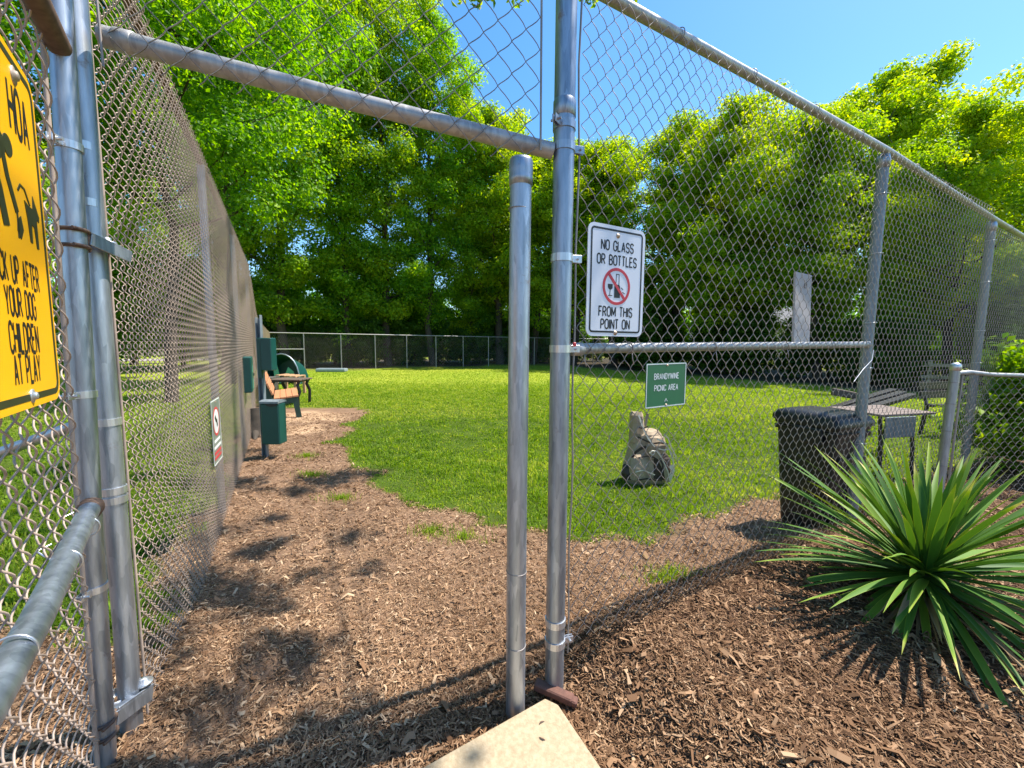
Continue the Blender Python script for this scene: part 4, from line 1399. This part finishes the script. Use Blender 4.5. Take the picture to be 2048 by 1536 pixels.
# pale wooden pallet chair and grey tub, tarp, plank
t = thing('wooden_crate_table', 'small pale slatted wooden table behind the dark table', 'table', (-6.35, 11.6, 0))
for i in range(4):
    mb = MB(); mb.box((-.16 + i * .15, 0, .55 - .01 * i), (.10, .55, .03), None, .003); mb.build('slat', M['pallet_wood'], t)
for x in (-.2, .32):
    for y in (-.24, .24):
        mb = MB(); mb.box((x, y, .27), (.07, .07, .52), None, .004); mb.build('leg', M['pallet_wood'], t)
mb = MB(); frustum(mb, .34, .34, .46, .46, 0, .52, .08); frustum(mb, .49, .49, .50, .50, .50, .54, .08)
o = mb.build('storage_tub', M['tub_grey']); o.location = (-6.55, 10.9, 0)
tag(o, 'grey plastic tub beside the pale slatted table', 'tub')
t = thing('tarp_shelter', 'dark green tarp draped over a bowed pole near the far fence', 'tarp', (-8.05, 14.3, 0))
P, F_ = [], []
for i in range(13):
    a = math.pi * i / 12
    for j in range(5):
        P.append((-.62 * math.cos(a), j * .16, 1.05 * math.sin(a) ** .8 * (1 - .06 * j) + .02))
mb = MB(); mb.add(P, [(i * 5 + j, i * 5 + j + 1, i * 5 + j + 6, i * 5 + j + 5) for i in range(12) for j in range(4)], True)
mb.add([P[i * 5 + 4] for i in range(13)] + [(0, .64, 0)], [(i, i + 1, 13) for i in range(12)])
mb.build('canopy', M['green_metal'], t)
mb = MB(); mb.tube([P[i * 5] for i in range(13)], .025, 6); mb.build('pole', M['galv_post'], t)
mb = MB()
mb.add([(.06, -.02, .05), (.42, -.03, .1), (.44, -.03, .45), (.25, -.04, .62), (.1, -.03, .3)], [(0, 1, 2, 3, 4)])
mb.add([(-.25, -.02, .05), (.0, -.03, .05), (-.15, -.03, .75), (-.28, -.03, .75)], [(0, 1, 2, 3)])
mb.build('sheet', M['pale_teal'], t)
mb = MB(); mb.box((0, 0, .09), (1.45, .5, .14), None, .02); mb.box((0, 0, .17), (1.38, .42, .02), None, .005)
o = mb.build('plank_platform', M['grey_plank']); o.location = (-9.2, 20.9, 0); o.rotation_euler = (0, 0, rad(3))
tag(o, 'low blue grey platform lying on the grass before the far fence', 'platform')

# stump at the left fence
mb = MB(); mb.tube([(0, 0, -.05), (0, 0, .1), (.02, 0, .3), (.0, .02, .42)], [.24, .17, .13, .12], 12)
for a in (0, 1.4, 2.6, 4.1, 5.2):
    mb.tube([(0, 0, .12), (.18 * math.cos(a), .18 * math.sin(a), .05), (.34 * math.cos(a), .34 * math.sin(a), -.02)], [.08, .05, .02], 8)
o = mb.build('tree_stump', M['bark']); o.location = (-4.02, 6.35, 0)
tag(o, 'dark rooted tree stump against the left fence behind the waste station', 'stump')

# ------------------------------------------------------------------ table and tipped bench behind the right fence
tb = thing('slatted_side_table', 'pinkish slatted table with grey side panel behind the black cart', 'table', mw=basis((4.12, 4.35, 0), (.97, .24, 0), (-.24, .97, 0)))
for i in range(5):
    mb = MB(); mb.box((.12, .0 + i * .115, .735), (.80, .10, .025), None, .004); mb.build('top_slat', M['pink_slat'], tb)
mb = MB(); mb.box((-.03, -.07, .61), (.42, .02, .22), None, .004); mb.build('side_panel', M['painted_grey'], tb)
for x, y in ((.16, -.05), (-.25, -.02), (.45, .46), (-.25, .46)):
    mb = MB(); mb.tube([(x, y, .72), (x + .02, y - .02, .35), (x + .03, y - .03, .0)], .018, 8); mb.build('leg', M['black_metal'], tb)
tb = thing('tipped_bench', 'black bench tipped up so that its seat slants, behind the slatted table', 'bench', mw=basis((4.75, 5.35, 0), (.98, .2, 0), (-.2, .98, 0)))
for k_ in range(3):
    mb = MB(); mb.box((.0, k_ * .12, .66 + .02 * k_), (1.35, .10, .05), Matrix.Rotation(rad(-13), 3, 'Y'), .006); mb.build('seat_plank', M['black_metal'], tb)
for x in (-.4, .32):
    mb = MB(); mb.tube([(x, .1, .66 + x * .23), (x + .1, .1, .42), (x + .02, .12, .0)], .025, 8); mb.tube([(x + .08, .12, .45), (x + .35, .15, .4)], .02, 8); mb.build('leg', M['black_metal'], tb)
mb = MB(); mb.box((-.05, .35, .8), (.4, .05, .1), Matrix.Rotation(rad(10), 3, 'Y'), .01); mb.build('back_plank', M['table_wood'], tb)
tb = thing('dark_bench', 'dark bench standing in shade beyond the capped post', 'bench', mw=basis((7.35, 6.5, 0), (.9, .3, 0), (-.3, .9, 0)))
for k_ in range(3):
    mb = MB(); mb.box((.2, k_ * .13, .5), (1.3, .11, .04), None, .005); mb.build('seat_plank', M['black_metal'], tb)
for k_ in range(2):
    mb = MB(); mb.box((.2, .44 + .03 * k_, .66 + .15 * k_), (1.3, .03, .12), None, .005); mb.build('back_plank', M['black_metal'], tb)
for x in (-.3, .7):
    mb = MB(); mb.tube([(x, 0, 0), (x + .03, .02, .48), (x, .42, .5), (x, .5, .9)], .03, 8); mb.tube([(x, .4, .5), (x, .46, 0)], .03, 8); mb.build('leg', M['black_metal'], tb)
t = thing('split_rail_fence', 'pale wooden rail fence far off at the right', 'fence', (15.2, 13.6, 0), rad(-22))
for z in (.45, .85):
    mb = MB(); mb.box((2.5, 0, z), (7.5, .07, .11), None, .01); mb.build('rail', M['rail_wood'], t)
for x in (-1, 1.3, 3.6, 5.9):
    mb = MB(); mb.box((x, .08, .5), (.12, .1, 1.05), None, .01); mb.build('post', M['rail_wood'], t)

# ------------------------------------------------------------------ trees
def leaves_np(centers, radii, n, leaf, flat, clump_tint, upbias=.9, jit=.16, droop=0.0, lw=.62):
    """leaf quads spread through clumps: returns verts, quads, tint"""
    k = RNG.choice(len(centers), n, p=(radii ** 2) / (radii ** 2).sum())
    d = RNG.normal(0, 1, (n, 3)); d /= np.linalg.norm(d, axis=1)[:, None]
    rr = RNG.random(n) ** .45
    off = d * rr[:, None] * radii[k][:, None]
    off[:, 2] *= flat
    p = centers[k] + off
    nrm = d * .8 + V(0, 0, upbias * .45) + RNG.normal(0, .45, (n, 3))
    nrm /= np.linalg.norm(nrm, axis=1)[:, None]
    ax = RNG.normal(0, 1, (n, 3)) + d * .8 + V(0, 0, -droop)
    ax -= nrm * (ax * nrm).sum(1)[:, None]
    ax /= np.linalg.norm(ax, axis=1)[:, None]
    sdv = np.cross(nrm, ax)
    L = leaf * RNG.uniform(.65, 1.3, n)[:, None]
    W = L * lw * .5
    v = np.stack([p - ax * L * .5, p + sdv * W + nrm * L * .08, p + ax * L * .5 - nrm * L * .1, p - sdv * W + nrm * L * .08], 1).reshape(-1, 3)
    f = (np.arange(n)[:, None] * 4 + np.array([[0, 1, 2, 3]]))
    t = np.clip(clump_tint[k] + RNG.normal(0, jit, n), 0, 1)
    return v, f, np.repeat(t, 4)

def tree_meshes(seed, H, r0, z0, rx, n_limb, leaf, n_leaf, mt, shape='round', flat=.55, cl=(.5, .95), lean=0.0, upsweep=.45, tint_mu=.45):
    rnd = random.Random(seed)
    mb = MB()
    npt = 9
    trunk = []
    wx = wy = 0
    for i in range(npt):
        u = i / (npt - 1)
        trunk.append(Vector((wx + lean * u * u * H, wy, u * H * .93)))
        wx += rnd.uniform(-.018, .018) * H; wy += rnd.uniform(-.018, .018) * H
    mb.tube([trunk[0] - Vector((0, 0, .25))] + trunk, [r0 * 1.35] + [r0 * (1 - .93 * (i / (npt - 1)) ** .9) + .01 for i in range(npt)], 8)
    C, R = [], []
    for i in range(n_limb):
        u = (i + rnd.random()) / n_limb
        h = z0 + (H * .95 - z0) * u
        ti = h / (H * .93) * (npt - 1)
        a0 = trunk[min(int(ti), npt - 1)]; a1 = trunk[min(int(ti) + 1, npt - 1)]
        p0 = a0.lerp(a1, ti - int(ti)) if ti < npt - 1 else a1.copy()
        if shape == 'round':
            prof = math.sin(math.pi * min(.97, .16 + .84 * u)) ** .6
        elif shape == 'tall':
            prof = (.62 + .38 * math.sin(math.pi * u)) * (1 if u < .75 else 1 - (u - .75) * 2.2)
        else:
            prof = 1 - .55 * u
        L = rx * prof * rnd.uniform(.75, 1.15)
        az = i * 2.39996 + rnd.uniform(-.4, .4)
        elv = upsweep * rnd.uniform(.4, 1.5)
        P = [p0]
        d = Vector((math.cos(az) * math.cos(elv), math.sin(az) * math.cos(elv), math.sin(elv)))
        for q in range(4):
            d = (d + Vector((rnd.uniform(-.2, .2), rnd.uniform(-.2, .2), rnd.uniform(-.06, .16)))).normalized()
            P.append(P[-1] + d * (L / 4))
        rl = max(.012, r0 * .33 * (1 - .6 * u))
        mb.tube(P, [rl, rl * .75, rl * .5, rl * .3, rl * .12], 5, False)
        for q in range(1, 5):
            for _ in range(2 if q < 4 else 1):
                dd = Vector((rnd.gauss(0, 1), rnd.gauss(0, 1), rnd.gauss(.1, .5))).normalized()
                e = P[q] + dd * (L * rnd.uniform(.06, .30))
                mb.tube([P[q], P[q].lerp(e, .5) + Vector((0, 0, .05 * L * .3)), e], [rl * .35, rl * .22, rl * .08], 4, False)
                C.append(e); R.append(rnd.uniform(*cl) * (.75 + .35 * prof))
        C.append(P[-1]); R.append(rnd.uniform(*cl))
    C.append(trunk[-1] + Vector((0, 0, .2))); R.append(cl[1])
    C = np.array([tuple(c) for c in C]); R = np.array(R)
    tint = np.clip(np.array([rnd.gauss(tint_mu, .17) for _ in C]) + .16 * (C[:, 2] - z0) / (H - z0) - .04, 0, 1)
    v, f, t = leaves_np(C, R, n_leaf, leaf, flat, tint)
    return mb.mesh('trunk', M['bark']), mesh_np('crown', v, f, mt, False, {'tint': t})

TV = {
 'tall_a': tree_meshes(1, 24, .26, 2.2, 3.7, 46, .175, 66000, M['leaf_bright'], 'tall', .6, (.55, 1.05), upsweep=.5, tint_mu=.42),
 'tall_b': tree_meshes(2, 22, .22, 2.6, 3.4, 40, .165, 58000, M['leaf_mid'], 'tall', .6, (.5, 1.0), upsweep=.55, tint_mu=.55),
 'round_a': tree_meshes(3, 14, .24, 2.6, 4.3, 34, .165, 58000, M['leaf_bright'], 'round', .55, (.55, 1.05), tint_mu=.55),
 'round_b': tree_meshes(4, 13, .22, 3.0, 4.0, 30, .16, 52000, M['leaf_bright'], 'round', .5, (.5, 1.0), upsweep=.3, tint_mu=.48),
 'near': tree_meshes(5, 12, .13, 4.2, 3.6, 30, .125, 38000, M['leaf_mid'], 'round', .6, (.45, .85), tint_mu=.4),
 'low': tree_meshes(7, 6.5, .10, .35, 2.9, 34, .165, 24000, M['leaf_mid'], 'dome', .6, (.5, .95), tint_mu=.52),
 'shrub': tree_meshes(6, 3.0, .05, .15, 1.5, 22, .15, 9000, M['leaf_dark'], 'dome', .6, (.3, .55), tint_mu=.45),
}
def tree(var, x, y, sc, rz, label, group, name='leafy_tree', zs=1.0):
    tk, cw = TV[var]
    o = thing(name, label, 'shrub' if var == 'shrub' else 'tree', (x, y, 0), rz, group)
    o.scale = (sc, sc, sc * zs)
    link('trunk', tk, o); link('crown', cw, o)
    return o
ORD = ['first', 'second', 'third', 'fourth', 'fifth', 'sixth', 'seventh', 'eighth', 'ninth', 'tenth', 'eleventh', 'twelfth']
far = [('tall_b', -16.5, 23.5, 1.0, 1.0), ('tall_a', -13.2, 24.0, 1.0, .98), ('tall_b', -10.6, 26.5, 1.05, 1.05), ('tall_a', -8.2, 27.2, 1.04, 1.06),
       ('tall_b', -5.4, 28.0, 1.03, 1.05), ('tall_a', -3.4, 30.4, .90, .92), ('round_a', -.9, 30.2, 1.25, 1.02), ('round_b', 1.6, 31.6, 1.25, .99),
       ('round_a', 4.4, 29.6, 1.12, 1.0), ('round_b', 7.2, 28.8, 1.15, 1.0)]
for i, (v_, x, y, sc, zs) in enumerate(far):
    tree(v_, x, y, sc, i * 1.9 + .4, f'tall bright green tree behind the far fence, {ORD[i]} from the left fence', 'trees behind the far fence', zs=zs)
rt = [('round_b', 9.6, 25.6, 1.14, 1.0), ('round_a', 11.4, 21.6, .99, 1.0), ('round_b', 13.6, 18.2, .86, 1.02), ('round_a', 16.0, 15.0, .70, 1.0), ('round_b', 18.4, 11.6, .62, 1.0), ('round_a', 20.5, 8.6, .6, 1.0)]
for i, (v_, x, y, sc, zs) in enumerate(rt):
    tree(v_, x, y, sc, i * 1.3 + 2, f'rounded yellow green tree along the lawn right side, {ORD[i]} from the far end', 'trees along the right side of the lawn', zs=zs)
bk = [('round_a', 13.4, 28.0, 1.05, 1.0), ('round_b', 17.0, 24.0, 1.16, 1.0), ('round_a', 19.6, 21.0, 1.10, 1.0), ('round_a', 22.4, 19.6, .86, .98), ('round_b', 26.5, 15.0, .80, 1.0)]
for i, (v_, x, y, sc, zs) in enumerate(bk):
    tree(v_, x, y, sc, i * 1.7 + 1, f'tree rising behind the rounded trees at the right, {ORD[i]} from the far end', 'back row of trees at the right', zs=zs)
lt = [('near', -8.2, 9.8, 1.0, 1.0), ('near', -6.4, 4.6, .95, 1.0), ('near', -11.5, 6.0, 1.1, 1.05), ('near', -9.9, 14.4, 1.3, 1.1), ('near', -5.2, 1.2, .85, 1.0), ('round_b', -21, 17, .9, 1.0), ('round_a', -27, 12, .9, 1.0), ('round_b', -24, 26, 1.0, 1.0), ('round_a', -33, 22, 1.0, 1.0)]
names = ['shade tree with a bare lower trunk close behind the left fence', 'dark leafy tree behind the open gate leaf, overhanging the left fence', 'dark tree deeper behind the open gate leaf',
         'tall dark tree behind the middle of the left fence', 'dark tree nearest the viewer behind the yellow sign', 'distant round tree seen through the left fence beside the pale lane',
         'distant round tree seen low through the gate mesh', 'distant tree beyond the lane behind the left fence', 'farthest round tree seen through the gate mesh']
for i, (v_, x, y, sc, zs) in enumerate(lt):
    tree(v_, x, y, sc, i * 2.1 + .7, names[i], 'trees beyond the left fence', zs=zs)
for i in range(11):
    u = i / 10
    p = V(-15, 22.6) + fd * (u * 26.5) + V(-fd[1], fd[0]) * (3.4 + 1.6 * (i % 2))
    tree('low', p[0], p[1], .85 + .3 * ((i * 7) % 5) / 5, i * 1.1, f'low bushy tree under the tall trees behind the far fence, {ORD[i]} from left', 'low trees behind the far fence')
for i in range(8):
    u = i / 7
    p = V(9.8, 26.6) * (1 - u) + V(19.5, 9.4) * u + V(.9 * (i % 2), 0)
    tree('low', p[0], p[1], .62 + .2 * ((i * 3) % 4) / 4, i * 1.7, f'low bushy tree under the rounded trees at the right, {ORD[i]} from the far end', 'low trees along the right side of the lawn')
for i in range(9):
    u = i / 8
    p = V(-17.5, 27) * (1 - u) + V(-34, 6) * u
    tree('low', p[0], p[1], .75 + .3 * ((i * 4) % 5) / 5, i * 1.7, f'low tree across the grass beyond the left fence, {ORD[i]} from the far end', 'low trees beyond the left fence')
# distant woods that close the horizon
wc, wr = [], []
for i in range(150):
    a_ = rad(14 + 152 * i / 149)
    R_ = 85 + 10 * math.sin(i * 1.7)
    wc.append((R_ * math.cos(a_), R_ * math.sin(a_), 2.5)); wr.append(5.0)
    wc.append((R_ * math.cos(a_), R_ * math.sin(a_) + 2, 7.0 + 2 * math.sin(i * 2.3))); wr.append(4.2)
v_, f_, t_ = leaves_np(np.array(wc), np.array(wr), 30000, 1.1, .8, np.clip(RNG.normal(.4, .15, len(wc)), 0, 1))
tag(link('distant_woods', mesh_np('distant_woods', v_, f_, M['leaf_mid'], False, {'tint': t_})), 'far off belt of woods closing the horizon', 'woods', kind='stuff')
# understory shrubs
k = 0
for i in range(17):
    u = i / 16
    p = V(-14, 22.2) + fd * (u * 25.5) + V(-fd[1], fd[0]) * RNG.uniform(.6, 2.2)
    tree('shrub', p[0], p[1], RNG.uniform(.8, 1.25), RNG.uniform(0, 6), 'dark low shrub in the shade behind the far fence', 'dark shrubs behind the far fence', 'shrub')
for i in range(15):
    u = i / 14
    p = V(8.3, 25.2) * (1 - u) + V(17.5, 9.0) * u + V(RNG.uniform(-.2, 1.6), RNG.uniform(-.3, .6))
    tree('shrub', p[0], p[1], RNG.uniform(.65, .95), RNG.uniform(0, 6), 'dark low shrub under the trees along the right side of the lawn', 'dark shrubs along the right side', 'shrub')

for i in range(6):
    tree('shrub', 8.3 + .5 * (i % 2), 24.4 + 1.5 * i, RNG.uniform(.9, 1.2), RNG.uniform(0, 6), 'dark low shrub under the trees along the right side of the lawn', 'dark shrubs along the right side', 'shrub')
for i in range(2):
    tree('low', 9.6, 27.5 + 3.2 * i, .8, 2.0 + i, ('low bushy tree in the far right corner of the lawn, the nearer one', 'low bushy tree in the far right corner of the lawn, the farther one')[i], 'low trees along the right side of the lawn')

# ------------------------------------------------------------------ bush behind the low fence
tkb, cwb = tree_meshes(9, 1.12, .03, .1, .80, 26, .085, 9000, M['leaf_bush'], 'dome', .8, (.16, .3), tint_mu=.55)
o = thing('leafy_bush', 'bright leafy bush behind the waist high fence at the right edge', 'bush', (5.55, 4.15, .15))
link('stems', tkb, o); link('crown', cwb, o)

# ------------------------------------------------------------------ near tree whose boughs overhang the gateway
ot = thing('overhanging_tree', 'near tree whose leafy boughs hang into the top of the view', 'tree', (5.6, -3.2, 0))
mb = MB()
trunk = [(0, 0, -.2), (.05, .1, 2), (-.1, .2, 4.2), (-.3, .5, 6.5), (-.5, .8, 9)]
mb.tube(trunk, [.34, .27, .22, .15, .06], 10)
mb.build('trunk', M['bark'], ot)
def shade(x, y, L_):     # the point L_ metres up the sun's ray from ground point (x, y)
    return V(x, y, 0) + np.array(sv) * L_
CL = [shade(-1.65, 2.35, 7.6), shade(-1.4, 2.05, 7.9), shade(-1.15, 2.15, 7.2), shade(-1.95, 2.9, 8.3), shade(-1.5, 2.75, 8.6), shade(-1.25, 1.62, 7.8), shade(-.80, 1.22, 7.5),
      shade(-2.3, 3.9, 8.8), shade(-3.2, 5.2, 9.2), shade(1.9, 1.05, 7.2), shade(-1.05, 1.30, 8.2),
      V(-.42, 5.2, 5.70), V(-.10, 5.2, 5.62), V(.95, 5.4, 5.92), V(1.3, 5.4, 5.90), V(-1.0, 5.3, 5.82), V(-1.7, 5.4, 5.82), V(-2.3, 5.6, 5.9)]
CR = [.34, .34, .26, .30, .26, .28, .26, .34, .30, .30, .28, .40, .36, .36, .36, .40, .42, .42]
CL2, CR2 = [], []
for c_, r_ in zip(CL, CR):
    for q in range(5):
        CL2.append(c_ + RNG.normal(0, 1, 3) * V(.30, .16, .14) * (1 if c_[1] < 4.9 else .6)); CR2.append(r_ * RNG.uniform(.35, .72))
CL, CR = np.array(CL2), np.array(CR2)
mbx = MB()
org = np.array([5.6, -3.2, 0])
loc = CL - org
for i, c in enumerate(loc[::3]):
    s0 = Vector((-.25, .4, 5.2 + .15 * (i % 7)))
    e = Vector(c)
    midp = s0.lerp(e, .5) + Vector((0, 0, .55))
    mbx.tube([s0, s0.lerp(midp, .5) + Vector((0, 0, .2)), midp, midp.lerp(e, .55) + Vector((0, 0, .12)), e], [.04, .018, .009, .005, .003], 6, False)
mbx.build('branches', M['bark'], ot)
v_, f_, t_ = leaves_np(loc, CR, 4700, .09, .7, np.clip(RNG.normal(.5, .12, len(CR)), 0, 1), .5, .14, .6, .5)
link('crown', mesh_np('crown', v_, f_, M['leaf_bright'], False, {'tint': t_}), ot)

# ------------------------------------------------------------------ houses glimpsed beyond the trees
def house(x, y, rz, label, w=11, d=8, h=3.4):
    t = thing('house', label, 'house', (x, y, 0), rz)
    mb = MB(); mb.box((0, 0, h / 2), (w, d, h)); mb.build('wall', M['house_wall'], t)
    mb = MB()
    mb.add([(-w / 2 - .4, -d / 2 - .4, h), (w / 2 + .4, -d / 2 - .4, h), (w / 2 + .4, d / 2 + .4, h), (-w / 2 - .4, d / 2 + .4, h), (-w / 2 - .4, 0, h + 2.4), (w / 2 + .4, 0, h + 2.4)],
           [(0, 1, 5, 4), (2, 3, 4, 5), (0, 4, 3), (1, 2, 5), (3, 2, 1, 0)])
    mb.build('roof', M['house_roof'], t)
    for sx in (-3.2, 0, 3.2):
        mb = MB(); mb.box((sx, -d / 2 - .02, 1.7), (1.2, .08, 1.3)); wo = mb.build('window', M['sign_white'], t)
        mb = MB(); mb.box((sx, -d / 2 - .05, 1.7), (1.0, .06, 1.1)); mb.build('pane', M['glass_dark'], wo)
house(-44, 46, rad(-35), 'beige house beyond the pale lane seen through the left fence')
house(27, 46, rad(20), 'beige house glimpsed under the trees at the right')
